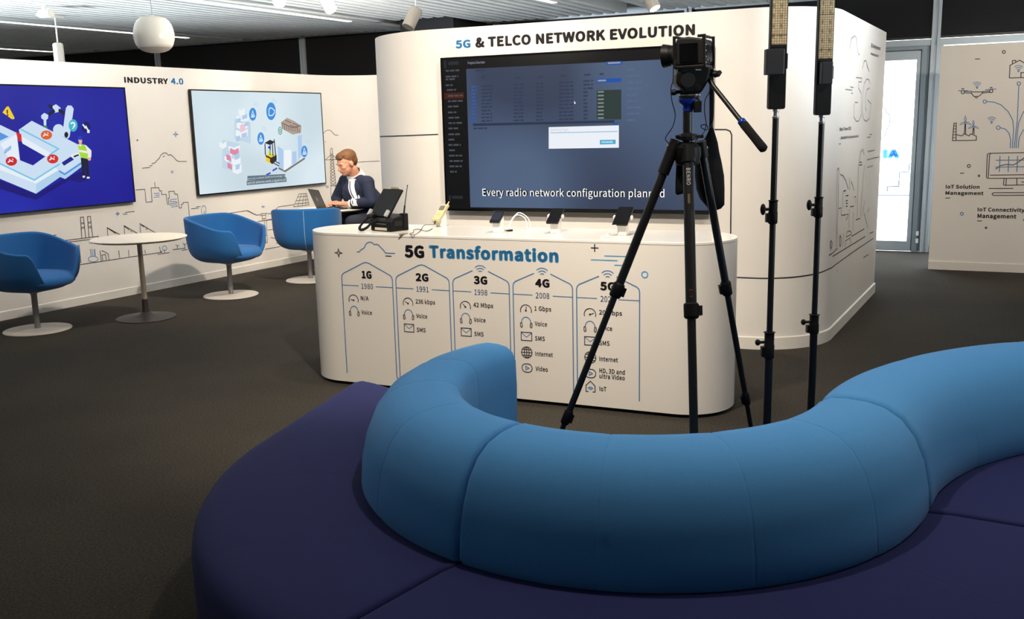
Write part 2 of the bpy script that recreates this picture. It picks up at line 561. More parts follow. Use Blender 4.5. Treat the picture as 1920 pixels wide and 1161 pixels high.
# ceiling with its white slats (running away from the camera), dark void above
CZ = 2.95
dA = unit(A_IND); dB = np.array([dA[1], -dA[0]])
def ab(a, b): 
    q = dA * a + dB * b; return (q[0], q[1])
def fac_a(b):      # where a slat at offset b meets the facade
    o = dB * b; M2 = np.array([[dA[0], -dF[0]], [dA[1], -dF[1]]])
    return float(np.linalg.solve(M2, F0 - o)[0])
ce = MB()
ce.cur = 0; ce.prism(HALL, 3.2, 3.3)
sl = MB()
STRIPS = [-13.72, -10.62, -7.60, -4.52, -1.45, 1.6]
COLB = []
cc = FAC.pos(0, 0)
colS = [FAC.hit(818, 40)[0], FAC.hit(928, 32)[0]]
rotA = Matrix.Rotation(R(A_IND), 3, 'Z')
b = -17.0
while b < 8.0:
    if min(abs(b - s) for s in STRIPS) > 0.085:
        a1 = fac_a(b) - 0.5
        o = dB * b + dA * (a1 - 1.0)
        q = (dB * b + dA * fac_a(b) - F0) @ dF
        if colS[0] - 0.12 < q < colS[1] + 0.12: a1 -= 0.95
        a0 = -6.0 if b > -9 else 2.0
        p = dB * b + dA * ((a0 + a1) / 2)
        sl.box((p[0], p[1], CZ + 0.06), (a1 - a0, 0.085, 0.12), rotA)
    b += 0.155
ceiling = struct(ce.build('ceiling', DARKC, smooth=0, clean=False))
sl.build('ceiling_slats', SLAT, ceiling, smooth=0, clean=False)
# linear lamps set between the slats
led = glow('linear_lamp', (255, 250, 240), STRIP_W)
STRIP_END = {0: atz(97, 97, CZ), 1: atz(352, 71, CZ), 2: atz(656, 40, CZ), 3: atz(1040, 5, CZ)}
names = ['white linear ceiling lamp at far left, short length seen beside the track spot', 'white linear ceiling lamp passing behind the round pendant lamp',
         'white linear ceiling lamp running past the two track spots', 'white linear ceiling lamp whose tip shows above the large black screen']
for i, bb in enumerate(STRIPS):
    if i > 3: continue
    e = STRIP_END[i]
    a1 = float(np.array([e[0], e[1]]) @ dA); b1 = float(np.array([e[0], e[1]]) @ dB)
    a0 = -4.5 if i > 1 else 3.0
    p = dA * ((a0 + a1) / 2) + dB * b1
    ob = thing('linear_lamp', names[i], 'ceiling lamp', (p[0], p[1], CZ + 0.06), R(A_IND), 'linear ceiling lamps')
    k = MB(); k.box((0, 0, -0.010), (a1 - a0 + 0.02, 0.078, 0.096)); local(k.build('housing', SOFFIT, smooth=0), ob)
    k = MB(); k.box((0, 0, -0.060), (a1 - a0, 0.066, 0.012)); local(k.build('diffuser', led, smooth=0), ob)

# facade behind: header, mullions, blinds, glazed door
ZH0, ZH1 = 2.395, 2.47
def fbox(mb, s0, s1, z0, z1, o0, o1):
    """box on the facade: s range, z range, offsets towards the room"""
    a, b_ = FAC.pos(s0, z0, o0), FAC.pos(s1, z0, o0); c, d = FAC.pos(s1, z0, o1), FAC.pos(s0, z0, o1)
    vs = [a, b_, c, d] + [Vector((q[0], q[1], z1)) for q in (a, b_, c, d)]
    mb.add(vs, [(0, 1, 2, 3), (7, 6, 5, 4), (0, 4, 5, 1), (1, 5, 6, 2), (2, 6, 7, 3), (3, 7, 4, 0)])
k = MB(); fbox(k, -19.7, 5.2, 2.985, 3.2, -0.3, 0.02); struct(k.build('trim_1', SOFFIT, smooth=0))
k = MB(); fbox(k, -1.75, 6, ZH0, ZH1, -0.08, 0.03); struct(k.build('trim_2', FRAME, smooth=0, bevel=0.004))
mull = []
for i, (px_, py_, z0) in enumerate([(297, 100, 0), (570, 100, 0), (933, 35, 0), (1292, 10, 0), (1757, 40, 0)]):
    s = FAC.hit(px_, py_)[0]; mull.append(s)
    k = MB()
    for e in (-0.048, 0.012): fbox(k, s + e, s + e + 0.036, 0, 3.0, -0.06, 0.05)
    fbox(k, s - 0.02, s + 0.02, 0, 3.0, -0.06, 0.03)
    struct(k.build('trim_%d' % (i + 3), FRAME, smooth=0, bevel=0.003))
labs = ['black roller blind at far left above the low wall', 'black roller blind behind the round pendant lamp', 'black roller blind between second mullion and dark column',
        'black roller blind directly above the wall heading', 'black roller blind above the glazed door', 'black roller blind above the right-hand drawing wall']
edges = [-19.7] + mull + [5.2]
for i in range(6):
    s0, s1 = edges[i] + 0.045, edges[i + 1] - 0.045
    z0 = 0.0 if i < 4 else ZH1
    pieces = [(s0, s1, z0)]
    if i == 4:
        pass
    k = MB(); fbox(k, s0, s1, z0 + 0.004, 2.985, 0.0, 0.012); ob = k.build('roller_blind', BLIND, smooth=0)
    tag(ob, labs[i], 'blind', 'black roller blinds')
    k = MB(); fbox(k, s0, s1, z0 + 0.004, z0 + 0.03, -0.004, 0.018); k.build('bottom_rail', BLACKM, ob, smooth=0)
# solid part left of the door
k = MB(); fbox(k, mull[3] + 0.04, -1.72, 0, ZH1, -0.05, 0.0); struct(k.build('wall_back', BLIND, smooth=0))
# structural column clad in black
k = MB(); fbox(k, colS[0], colS[1] - 0.12, 0, 3.2, 0.02, 1.0); struct(k.build('trim_8', BLIND, smooth=0))

# glazed door
SG = FAC.hit(1710, 280)[0]
glassM = bpy.data.materials.new('door_glass'); glassM.use_nodes = True
nt = glassM.node_tree; nt.nodes.remove(nt.nodes['Principled BSDF'])
tb = nt.nodes.new('ShaderNodeBsdfTransparent'); gb = nt.nodes.new('ShaderNodeBsdfGlossy'); gb.inputs['Roughness'].default_value = 0.02
mxs = nt.nodes.new('ShaderNodeMixShader'); mxs.inputs[0].default_value = 0.06
nt.links.new(tb.outputs[0], mxs.inputs[1]); nt.links.new(gb.outputs[0], mxs.inputs[2]); nt.links.new(mxs.outputs[0], nt.nodes['Material Output'].inputs['Surface'])
def film(name, rgb, behind=None):
    behind = behind or SKY
    M = bpy.data.materials.new(name); M.use_nodes = True
    nt = M.node_tree; nt.nodes.remove(nt.nodes['Principled BSDF'])
    t = nt.nodes.new('ShaderNodeBsdfTransparent'); t.inputs['Color'].default_value = (*[v / behind for v in lin(rgb)], 1)
    nt.links.new(t.outputs[0], nt.nodes['Material Output'].inputs['Surface'])
    return M
door = struct(thing('door_1', 'grey aluminium door with white daylight in its glass', 'door', FAC.pos(-0.8, 0)))
k = MB()
fbox(k, -0.105, -0.05, 0.0, ZH0, -0.05, 0.045); fbox(k, -0.052, mull[4] - 0.044, 0.0, ZH0, -0.05, -0.01); fbox(k, -1.72, -0.105, 2.355, ZH0, -0.05, 0.045); fbox(k, -1.72, -1.66, 0, 2.355, -0.05, 0.045)
k.build('door_frame', mat('grey_blue_metal', (128, 140, 150), 0.45, metal=0.2), door, smooth=0, bevel=0.004)
k = MB()
fbox(k, SG, -0.112, 0.012, 2.345, -0.03, 0.03); fbox(k, -1.65, -1.53, 0.012, 2.345, -0.03, 0.03)
fbox(k, -1.53, SG, 2.245, 2.345, -0.03, 0.03); fbox(k, -1.53, SG, 0.012, 0.125, -0.03, 0.03)
k.build('door_leaf', FRAME, door, smooth=0, bevel=0.004)
k = MB(); fbox(k, -1.535, SG + 0.005, 0.12, 2.25, -0.006, 0.002); k.build('door_pane', glassM, door, smooth=0)
k = MB(); fbox(k, -0.13, -0.09, 0.0, 2.36, -0.048, -0.034); fbox(k, -1.70, -0.09, 2.33, 2.37, -0.048, -0.034); fbox(k, -1.68, -1.63, 0.0, 2.36, -0.048, -0.034); fbox(k, -1.70, -0.09, 0.0, 0.02, -0.048, -0.034)
k.build('door_gap_strip', BLACKP, door, smooth=0)  # dark strips added behind the leaf gaps to stop light leaks
k = MB(); fbox(k, -0.06, -0.03, 0.11, 0.16, 0.03, 0.06); fbox(k, -0.06, -0.03, 0.2, 0.25, 0.03, 0.06); k.build('door_hinge', WHITEP, door, smooth=0)
D = Draw(FAC, 0.006)
D.use(film('blue_film', (96, 160, 232), 1.5))
letter(D, 'IA', (1655, 298), (1688, 279), 0.08)
D.use(film('steel_film', (160, 182, 214)))
D.px(0.010, [(1653, 200), (1658, 201), (1661, 208), (1662, 211), (1667, 215), (1669, 224), (1668, 233), (1664, 239), (1662, 246), (1659, 254), (1651, 261), (1648, 261)])
D.px(0.012, [(1664, 359), (1664, 350), (1685, 349.5), (1687, 323), (1704, 322), (1705, 307), (1709, 307)], [(1642, 366), (1706, 366)])
D.build('window_film', door)
# window beside the door, mostly hidden behind the drawing wall
win = struct(thing('window_1', 'tall window beside the door behind the drawing wall', 'window', FAC.pos(2.8, 0)))
k = MB(); fbox(k, 0.06, 0.12, 0, ZH0, -0.05, 0.03); fbox(k, 5.1, 5.2, 0, ZH0, -0.05, 0.03); fbox(k, 0.06, 5.2, 0, 0.08, -0.05, 0.03)
k.build('window_frame', FRAME, win, smooth=0, bevel=0.004)
k = MB(); fbox(k, 0.115, 5.12, 0.07, ZH0, -0.006, 0.002); k.build('pane', glassM, win, smooth=0)
# pavement outside the door
k = MB(); fbox(k, -12, 14, -0.1, -0.02, -14.0, -0.1); struct(k.build('floor_outside', mat('pale_paving', (215, 215, 212), 0.9), smooth=0))
# remaining enclosure of the hall (out of view)
k = MB()
for (c, sz) in (((-12.9, 8.2, 1.6), (0.1, 23.2, 3.2)), ((-1.65, -3.4, 1.6), (22.6, 0.1, 3.2))): 
    k.box(c, sz)
struct(k.build('wall_rear', WALL, smooth=0))
k = MB(); k.box((9.6, 2.95, 1.6), (0.1, 12.6, 3.2)); struct(k.build('wall_side', WALL, smooth=0))

# ------------------------------------------------------------------ display screens
def sbox(mb, S, s0, s1, z0, z1, o0, o1):
    a, b_ = S.pos(s0, z0, o0), S.pos(s1, z0, o0); c, d = S.pos(s1, z0, o1), S.pos(s0, z0, o1)
    vs = [a, b_, c, d] + [Vector((q[0], q[1], z1)) for q in (a, b_, c, d)]
    mb.add(vs, [(0, 1, 2, 3), (7, 6, 5, 4), (0, 4, 5, 1), (1, 5, 6, 2), (2, 6, 7, 3), (3, 7, 4, 0)])
def television(label, S, s0, s1, z0, z1, depth, bez, screen_mat):
    mid = (s0 + s1) / 2
    root = thing('television', label, 'television', S.pos(mid, z0, depth / 2), 0.0, 'wall screens')
    k = MB(); sbox(k, S, s0, s1, z0, z1, depth * 0.35, depth - 0.004)
    k.build('cabinet', BLACKP, root, smooth=0, bevel=0.004)
    k = MB(); sbox(k, S, s0 + 0.25, s1 - 0.25, z0 + 0.2, z1 - 0.2, 0.0, depth * 0.36)
    k.build('wall_mount', BLACKM, root, smooth=0)
    k = MB()
    for (a, b_, c, d) in ((s0, s1, z1 - bez, z1), (s0, s1, z0, z0 + bez), (s0, s0 + bez, z0 + bez, z1 - bez), (s1 - bez, s1, z0 + bez, z1 - bez)):
        sbox(k, S, a, b_, c, d, depth - 0.006, depth)
    k.build('bezel', BLACKG, root, smooth=0)
    k = MB(); sbox(k, S, s0 + bez, s1 - bez, z0 + bez, z1 - bez, depth - 0.01, depth - 0.003)
    k.build('screen', screen_mat, root, smooth=0)
    return root
DI = 0.05
SI = INDP.offset(DI)
q0 = SI.hit(357, 168.5); q1 = SI.hit(603.5, 173); q2 = SI.hit(610.5, 344.5); q3 = SI.hit(372.5, 367)
tv2s = ((q0[0] + q3[0]) / 2, (q1[0] + q2[0]) / 2); tvz = ((q2[1] + q3[1]) / 2, (q0[1] + q1[1]) / 2)
w2 = tv2s[1] - tv2s[0]
r1 = (SI.hit(234.5, 165)[0] + SI.hit(255, 380)[0]) / 2
def vgrad_screen(name, c0, c1, s=1.0, sc=1.2):
    """display with a soft two-tone mottle"""
    M = glow(name, c0, s); nt = M.node_tree; b_ = nt.nodes['Principled BSDF']
    tc = nt.nodes.new('ShaderNodeTexCoord'); n = nt.nodes.new('ShaderNodeTexNoise'); n.inputs['Scale'].default_value = sc; n.inputs['Detail'].default_value = 0
    r = nt.nodes.new('ShaderNodeValToRGB'); r.color_ramp.elements[0].position = 0.35; r.color_ramp.elements[1].position = 0.68
    r.color_ramp.elements[0].color = (*lin(c0), 1); r.color_ramp.elements[1].color = (*lin(c1), 1)
    nt.links.new(tc.outputs['Object'], n.inputs['Vector']); nt.links.new(n.outputs['Fac'], r.inputs['Fac']); nt.links.new(r.outputs['Color'], b_.inputs['Emission Color'])
    return M
tv_a = television('large wall screen showing a factory robot arm on a deep blue background', INDP, r1 - w2, r1, tvz[0], tvz[1], DI, 0.013, vgrad_screen('screen_blue', (24, 20, 150), (34, 44, 178), 0.9))
tv_b = television('wall screen showing a forklift and blue round icons on a pale background', INDP, tv2s[0], tv2s[1], tvz[0], tvz[1], DI, 0.013, vgrad_screen('screen_pale', (208, 226, 236), (224, 240, 248), 0.92))

G = lambda n, c=(128, 128, 128), s=0.95: glow('display_' + n, c, s)
# picture on the blue screen
SA = INDP.offset(DI - 0.003)
D = Draw(SA, 0.0008)
za = lambda x, y: (x / 4.3, 140 + y / 4.3)
zz = lambda pts: [za(*q) for q in pts]
D.use(G('shade_blue', (22, 16, 120))).fill(zz([(-60, 830), (288, 965), (520, 840), (650, 780), (725, 850), (640, 870), (560, 850), (290, 1010), (200, 985), (-60, 900)]))
D.up().use(G('ice', (206, 226, 246))).fill(zz([(150, 445), (255, 372), (660, 580), (655, 745), (525, 842), (485, 825), (290, 960), (-60, 815), (-60, 540), (0, 405), (135, 470), (160, 690), (265, 732), (365, 660), (180, 555)]))
D.up().use(G('ice_dark', (178, 212, 238))).fill(zz([(290, 880), (480, 765), (520, 800), (655, 700), (655, 745), (525, 842), (485, 825), (290, 960)]))
D.use(G('snow', (232, 242, 252))).fill(zz([(180, 500), (420, 640), (365, 660), (180, 555)])).fill(zz([(-60, 690), (0, 720), (275, 850), (440, 745), (470, 770), (290, 880), (-60, 745)]))
D.up().use(G('cyan_line', (120, 200, 230))).px(0.014, zz([(-60, 690), (275, 850), (480, 720)]), zz([(165, 440), (470, 598), (395, 650)]))
D.use(G('azure', (84, 150, 226))).fill(zz([(475, 770), (520, 795), (655, 705), (655, 722), (520, 812), (475, 785)])).fill(zz([(-60, 470), (0, 465), (70, 500), (-60, 560)])).fill(zz([(35, 605), (88, 570), (88, 600), (35, 640)]))
D.use(G('snow')).fill(zz([(0, 560), (130, 480), (160, 690), (60, 660)]))
D.use(G('deep_blue', (26, 30, 140))).fill(zz([(495, 710), (570, 660), (595, 685), (515, 735)]))
D.use(G('red', (214, 40, 44))).fill(zz([(125, 460), (170, 480), (175, 540), (148, 535)]))
D.up()
for (x, y, col) in ((373, 487, (224, 96, 40)), (424, 680, (214, 44, 44)), (90, 698, (206, 34, 44))):
    D.use(G('puck%d' % x, col)).fill(zz(pxarc((x, y), 46, 0, 360, 20, 37)[:-1]))
    D.up().use(G('snow')).px(0.010, zz(pxarc((x - 4, y + 18), 24, 160, 40, 8, 20))); D.px(0.013, zz([(x - 18, y - 14), (x - 10, y - 10)]), zz([(x + 8, y - 14), (x + 14, y - 17)])).up(-0.0004)
# robot arm
D.use(G('ice')).fill(zz([(500, 490), (530, 270), (545, 248), (575, 250), (593, 275), (560, 500), (545, 518)])).fill(zz(pxarc((470, 445), 44, 0, 360, 18, 46)[:-1])).fill(zz([(430, 450), (510, 440), (540, 515), (440, 470)]))
D.fill(zz([(330, 330), (355, 308), (388, 325), (385, 355), (372, 365), (372, 410), (352, 410), (350, 365), (332, 352)])).fill(zz([(420, 255), (450, 238), (488, 268), (475, 300), (440, 308)]))
D.up().use(G('carbon', (26, 28, 44))).fill(zz([(385, 315), (432, 275), (445, 300), (392, 335)])).fill(zz([(470, 272), (520, 298), (515, 328), (470, 300)])).fill(zz([(392, 235), (425, 250), (415, 280), (390, 255)])).fill(zz(pxarc((533, 485), 16, 0, 360, 14, 24)[:-1]))
D.use(G('green', (60, 140, 90))).fill(zz([(352, 410), (372, 410), (384, 432), (352, 425)]))
# round icons and the warning triangle
D.use(G('teal', (64, 182, 204))).fill(zz(pxarc((588, 410), 36, 0, 360, 18, 50)[:-1]))
D.use(G('navy', (20, 22, 104))).fill(zz(pxarc((693, 425), 34, 0, 360, 18, 46)[:-1]))
D.use(G('yellow', (244, 206, 40))).fill(zz([(18, 305), (52, 258), (68, 256), (117, 350), (108, 360), (92, 358)]))
D.up().use(G('carbon')).fill(zz([(50, 285), (62, 283), (62, 318), (54, 318)])).fill(zz(pxarc((60, 328), 7, 0, 360, 10)[:-1]))
D.use(G('snow')).px(0.016, zz([(665, 400), (685, 428), (692, 420), (714, 462)]), zz([(700, 462), (714, 464), (716, 446)])).px(0.016, zz(pxarc((585, 405), 16, 160, -80, 10, 18)), zz([(585, 428), (588, 436)]))
# worker in a yellow vest
D.use(G('white_shirt', (240, 240, 236))).fill(zz([(628, 560), (690, 568), (735, 612), (735, 650), (728, 690), (706, 690), (706, 640), (690, 660), (640, 650), (570, 665), (572, 645), (630, 630)]))
D.up().use(G('vest', (168, 222, 60))).fill(zz([(628, 562), (645, 580), (668, 560), (690, 580), (708, 640), (705, 680), (650, 668), (632, 620)]))
D.use(G('skin', (232, 178, 140))).fill(zz([(628, 525), (660, 525), (658, 556), (640, 566)])).fill(zz(pxarc((718, 680), 14, 0, 360, 10)[:-1]))
D.use(G('helmet', (30, 54, 196))).fill(zz([(620, 528), (625, 500), (645, 495), (660, 505), (662, 530)]))
D.use(G('carbon')).fill(zz([(648, 670), (708, 684), (720, 828), (698, 826), (682, 700), (684, 818), (664, 816)])).fill(zz([(590, 655), (632, 640), (634, 652), (596, 668)]))
D.up().use(G('white_shirt')).fill(zz([(632, 605), (706, 618), (706, 636), (634, 622)])).fill(zz([(664, 815), (682, 815), (682, 830), (664, 830)])).fill(zz([(698, 824), (720, 824), (720, 838), (698, 838)]))
D.build('display_picture', tv_a)

# picture on the pale screen
D = Draw(SA, 0.0008)
zb = lambda pts: [(345 + x / 5.28, 160 + y / 5.28) for x, y in pts]
faint = G('faint', (196, 218, 236)); fain2 = G('faint_blue', (180, 206, 236)); whit = G('white', (240, 247, 252)); pink = G('pink', (226, 138, 168)); pinkl = G('pink_pale', (240, 200, 216))
D.use(faint)
for (x, y, w, h) in ((380, 540, 170, 330), (500, 330, 160, 250)):
    D.fill(zb([(x, y), (x + w, y + 40), (x + w, y + h), (x, y + h - 50)]))
D.up().use(whit)
for (x, y, w, h) in ((350, 560, 70, 50), (440, 600, 110, 40), (400, 700, 60, 40), (470, 720, 90, 60), (480, 790, 90, 70), (420, 680, 50, 40), (520, 300, 120, 40), (520, 360, 110, 60), (510, 440, 120, 60), (540, 230, 60, 60)):
    D.fill(zb([(x, y), (x + w * 0.5, y + 18), (x + w, y - 8), (x + w, y + h), (x + w * 0.5, y + h + 20), (x, y + h)]))
D.up().use(fain2)
for (x, y, w, h) in ((520, 335, 40, 40), (575, 300, 50, 40), (570, 480, 50, 40), (515, 510, 40, 50), (600, 370, 40, 40), (505, 690, 40, 50), (510, 790, 40, 50)):
    D.fill(zb([(x, y), (x + w, y - 15), (x + w, y + h - 15), (x, y + h)]))
D.use(pink)
D.fill(zb([(455, 620), (498, 640), (540, 622), (540, 670), (500, 692), (455, 670)])).fill(zb([(418, 680), (462, 700), (466, 755), (420, 735)])).fill(zb([(428, 765), (472, 785), (474, 838), (430, 815)]))
D.use(pinkl).fill(zb([(552, 395), (602, 378), (606, 450), (556, 468)]))
# pallet load
D.up().use(G('load', (176, 206, 240))).fill(zb([(925, 600), (985, 640), (985, 845), (935, 800)])).fill(zb([(1070, 660), (1110, 650), (1115, 760), (1070, 790)])).fill(zb([(1125, 500), (1165, 490), (1165, 690), (1130, 740)]))
D.use(whit).fill(zb([(985, 640), (1060, 640), (1060, 790), (985, 845)]))
D.use(G('wood', (120, 112, 108))).px(0.022, zb([(935, 820), (1000, 852), (1195, 722)]))
D.use(G('paper', (178, 160, 148))).fill(zb([(960, 365), (1020, 322), (1082, 350), (1160, 400), (1158, 470), (1075, 488), (985, 440), (962, 400)]))
D.up().use(G('paper_dark', (112, 96, 90)))
for i in range(9):
    x = 972 + i * 21; D.px(0.010, zb([(x, 385 + i * 6), (x, 432 + i * 5)]))
D.px(0.010, zb([(1000, 345), (1060, 372)]), zb([(1050, 395), (1130, 425)]), zb([(1075, 375), (1140, 405)]), zb([(965, 372), (1075, 420), (1155, 398)]))
# forklift
D.use(G('yellow')).fill(zb([(805, 690), (850, 680), (915, 690), (915, 745), (870, 780), (808, 750)]))
D.up().use(G('carbon')).fill(zb([(795, 572), (848, 540), (900, 560), (850, 592)])).fill(zb([(850, 720), (915, 690), (915, 745), (872, 782), (850, 760)])).fill(zb([(805, 690), (855, 712), (855, 730), (808, 708)]))
D.px(0.016, zb([(800, 580), (804, 690)]), zb([(852, 592), (852, 690)]), zb([(890, 535), (905, 690), (912, 740)]), zb([(872, 570), (880, 700)])).px(0.012, zb([(885, 770), (940, 800)]), zb([(905, 755), (945, 775)]))
D.use(G('vest')).fill(zb([(835, 640), (855, 640), (860, 680), (838, 682)])); D.use(G('helmet')).fill(zb(pxarc((842, 615), 12, 0, 360, 10, 14)[:-1]))
D.use(G('dash_blue', (44, 72, 200))).px(0.020, zb([(730, 945), (785, 918)]), zb([(812, 888), (855, 868)]), zb([(875, 846), (920, 820)]))
# round icons
for (x, y, rx, ry) in ((679, 287, 36, 64), (860, 257, 47, 88), (759, 527, 34, 62), (1190, 655, 31, 58)):
    D.use(G('icon_blue', (56, 144, 226))).fill(zb(pxarc((x, y), rx, 0, 360, 24, ry)[:-1]))
    D.up().use(whit)
    if rx > 40: D.px(0.011, zb([(840, 300), (838, 245), (850, 222), (870, 228), (895, 250), (892, 275), (870, 300), (850, 300), (840, 300)]))
    else:
        D.px(0.009, zb([(x - 15, y + 28), (x - 2, y - 34), (x + 18, y + 22), (x - 15, y + 28)]), zb(pxarc((x - 6, y + 18), 7, 0, 360, 10, 12)), zb(pxarc((x + 8, y + 16), 7, 0, 360, 10, 12)))
    D.up(-0.0004)
    D.use(faint).px(0.008, zb(pxarc((x + 18, y - 62), 26, 110, 10, 8, 34)), zb(pxarc((x + 18, y - 62), 42, 100, 20, 8, 54)))
D.use(G('green_ring', (60, 150, 120))).px(0.010, zb(pxarc((950, 450), 18, 0, 360, 18, 36)), zb(pxarc((950, 450), 8, 0, 360, 12, 16)))
# captions
D.up().use(G('caption', (96, 116, 130))).fill(zb([(625, 898), (1000, 878), (1002, 922), (627, 942)])).fill(zb([(618, 946), (1012, 912), (1014, 955), (620, 990)]))
D.up().use(whit)
letter(D, 'we use a smart shelf technology. A', zb([(632, 932)])[0], zb([(996, 888)])[0], 0.0)
letter(D, 'special antenna sends a signal to IoT', zb([(626, 978)])[0], zb([(1008, 922)])[0], 0.0)
D.build('display_picture', tv_b)

# the large dark screen
DT = 0.08
SB = TVP.offset(DT)
q = [SB.hit(*p) for p in ((826, 109), (835, 395), (1336, 80.5), (1331, 402))]
ts0, ts1, tz0, tz1 = (q[0][0] + q[1][0]) / 2, (q[2][0] + q[3][0]) / 2, (q[1][1] + q[3][1]) / 2, (q[0][1] + q[2][1]) / 2
uim = vgrad_screen('screen_slate', (60, 72, 98), (90, 110, 142), 0.78, 0.9)  # paler mottling imitates reflections on the screen glass
tv_c = television('very large black screen with a dark software window under the 5G heading', TVP, ts0, ts1, tz0, tz1, DT, 0.014, uim)
SBF = TVP.offset(DT - 0.003)
D = Draw(SBF, 0.0008)
def uv(u, v): return (ts0 + 0.014 + u * (ts1 - ts0 - 0.028), tz0 + 0.014 + v * (tz1 - tz0 - 0.028))
def rect(u0, v0, u1, v1): return [uv(u0, v0), uv(u1, v0), uv(u1, v1), uv(u0, v1)]
def PB(x, y):
    h = SBF.hit(x, y); return ((h[0] - ts0 - 0.014) / (ts1 - ts0 - 0.028), (h[1] - tz0 - 0.014) / (tz1 - tz0 - 0.028))
ub, vb = PB(882, 388)[0], 0.025
vt = PB(880, 129)[1]
D.use(G('ui_black', (9, 10, 14))).fill(rect(0, 0, ub, 1), False).fill(rect(ub, vt, 1, 1), False).fill(rect(ub, 0, 1, 0.012), False)
D.up()
grey = G('ui_grey', (74, 78, 88)); grel = G('ui_text', (46, 58, 84)); link = G('ui_link', (40, 92, 168)); wht = G('ui_white', (240, 244, 252))
def bar(u, v, w, h=0.011): D.fill(rect(u, v - h / 2, u + w, v + h / 2), False)
random.seed(3)
def words(u, v, w, h=0.011):
    x = u
    while x < u + w - 0.004:
        l = min(random.uniform(0.010, 0.026), u + w - x); bar(x, v, l, h); x += l + 0.004
D.use(G('ui_orange', (70, 26, 14))).fill(rect(0.004, PB(838, 180)[1] - 0.02, ub - 0.012, PB(838, 180)[1] + 0.02), False); D.up()
D.use(grey)
for (x, y, w) in ((836, 133, 33), (836, 144, 27), (836, 149, 20), (836, 160, 15), (838, 169, 20), (840, 180, 32), (840, 190, 32), (840, 200, 24), (840, 211, 19), (841, 221, 27), (841, 231, 30), (841, 241, 21), (841, 252, 25), (841, 262, 14), (841, 272, 27), (842, 282, 16), (842, 292, 29), (843, 302, 29), (843, 312, 27), (844, 322, 15)):
    u, v = PB(x, y); words(u, v, w / 520.0)
D.use(G('ui_dim', (40, 42, 48)))
u, v = PB(841, 119); bar(u, v, 0.042, 0.022); u, v = PB(833, 122); D.fill(rect(u, v - 0.02, u + 0.008, v + 0.03), False)
u, v = PB(848, 370); bar(u, v, 0.045, 0.02); u, v = PB(842, 372); D.fill(rect(u, v - 0.016, u + 0.008, v + 0.022), False)
D.use(G('ui_pale', (150, 156, 170)))
letter(D, 'Projects Overview', (877.5, 120.5), (909, 114), 0.01)
# table of projects
D.use(grel)
for (x, y, w) in ((892, 132.5, 18), (902, 145, 8), (965, 146, 12), (1008, 144.5, 12), (1050, 142.5, 16), (1095, 140.5, 12), (1124, 139, 8)):
    u, v = PB(x, y); words(u, v, w / 510.0)
rows = 11
for i in range(rows):
    f = i / (rows - 1)
    for (x, ya, yb, w, c) in ((884, 163, 228, 11, link), (903, 162, 227, 22, grel), (963, 159, 226, 20, grel), (1005, 157, 225, 14, grel), (1048, 155, 224, 28, grel), (1094, 152, 222, 18 if i < 3 else 8, grel)):
        D.use(c); u, v = PB(x, ya + (yb - ya) * f); words(u, v, w / 510.0)
for i in range(9):
    D.use(G('ui_side', (84, 104, 140))); u, v = PB(1176, 131 + i * 11.8); words(u, v, random.uniform(0.03, 0.055))
D.use(G('ui_rule', (40, 52, 78))); 
u0, v = PB(887, 234); D.fill(rect(u0, v - 0.008, PB(1152, 230)[0], v + 0.008), False)
D.use(grel); u, v = PB(888, 241); words(u, v, 0.055)
D.use(G('ui_blue', (24, 82, 176))).fill([SBF.hit(*p) for p in ((1138, 122), (1167, 121), (1167, 114.5), (1138, 115.5))], False).fill([SBF.hit(*p) for p in ((1119, 155.5), (1165, 153.5), (1165, 146.5), (1119, 148))], False).fill([SBF.hit(*p) for p in ((1150, 234.5), (1157, 234.5), (1157, 230.5), (1150, 230.5))], False)
D.use(G('ui_olive', (44, 60, 58))).fill([SBF.hit(*p) for p in ((1119, 224), (1165, 224), (1165, 168), (1119, 169.5))], False)
D.up().use(G('ui_olive_text', (130, 142, 138)))
for i in range(8):
    u, v = PB(1121, 172.5 + i * 7); bar(u, v, 0.022, 0.009)
D.use(G('ui_pale')); u, v = PB(1140, 118.5); bar(u, v, 0.045, 0.010); u, v = PB(1121, 151.5); bar(u, v, 0.03, 0.010)
D.use(wht).fill([SBF.hit(*p) for p in ((1076.5, 189), (1080, 194), (1077, 195))], False)
# dialog box
D.use(wht).fill([SBF.hit(*p) for p in ((1029, 279), (1160.5, 277), (1160.5, 235), (1029, 238.5))], False)
D.up().use(G('ui_teal', (70, 170, 212))).fill([SBF.hit(*p) for p in ((1125, 271), (1154.5, 270), (1154.5, 262), (1125, 262.5))], False)
D.px(0.004, [(1032, 249.3), (1158, 246.5)])
D.use(G('ui_mist', (200, 196, 206))); letter(D, 'Optimising Project', (1032, 246), (1066, 240), 0.0)
D.use(G('ui_mist2', (206, 232, 244))); u, v = PB(1128, 266.5); bar(u, v, 0.042, 0.012)
# caption
cap = 'Every radio network configuration planned'
D.up().use(G('ui_black')); letter(D, cap, (905, 367.3), (1246, 355.5), 0.085)
D.up().use(G('caption_white', (250, 250, 252))); letter(D, cap, (905, 367.3), (1246, 355.5), 0.012)
D.build('display_picture', tv_c)

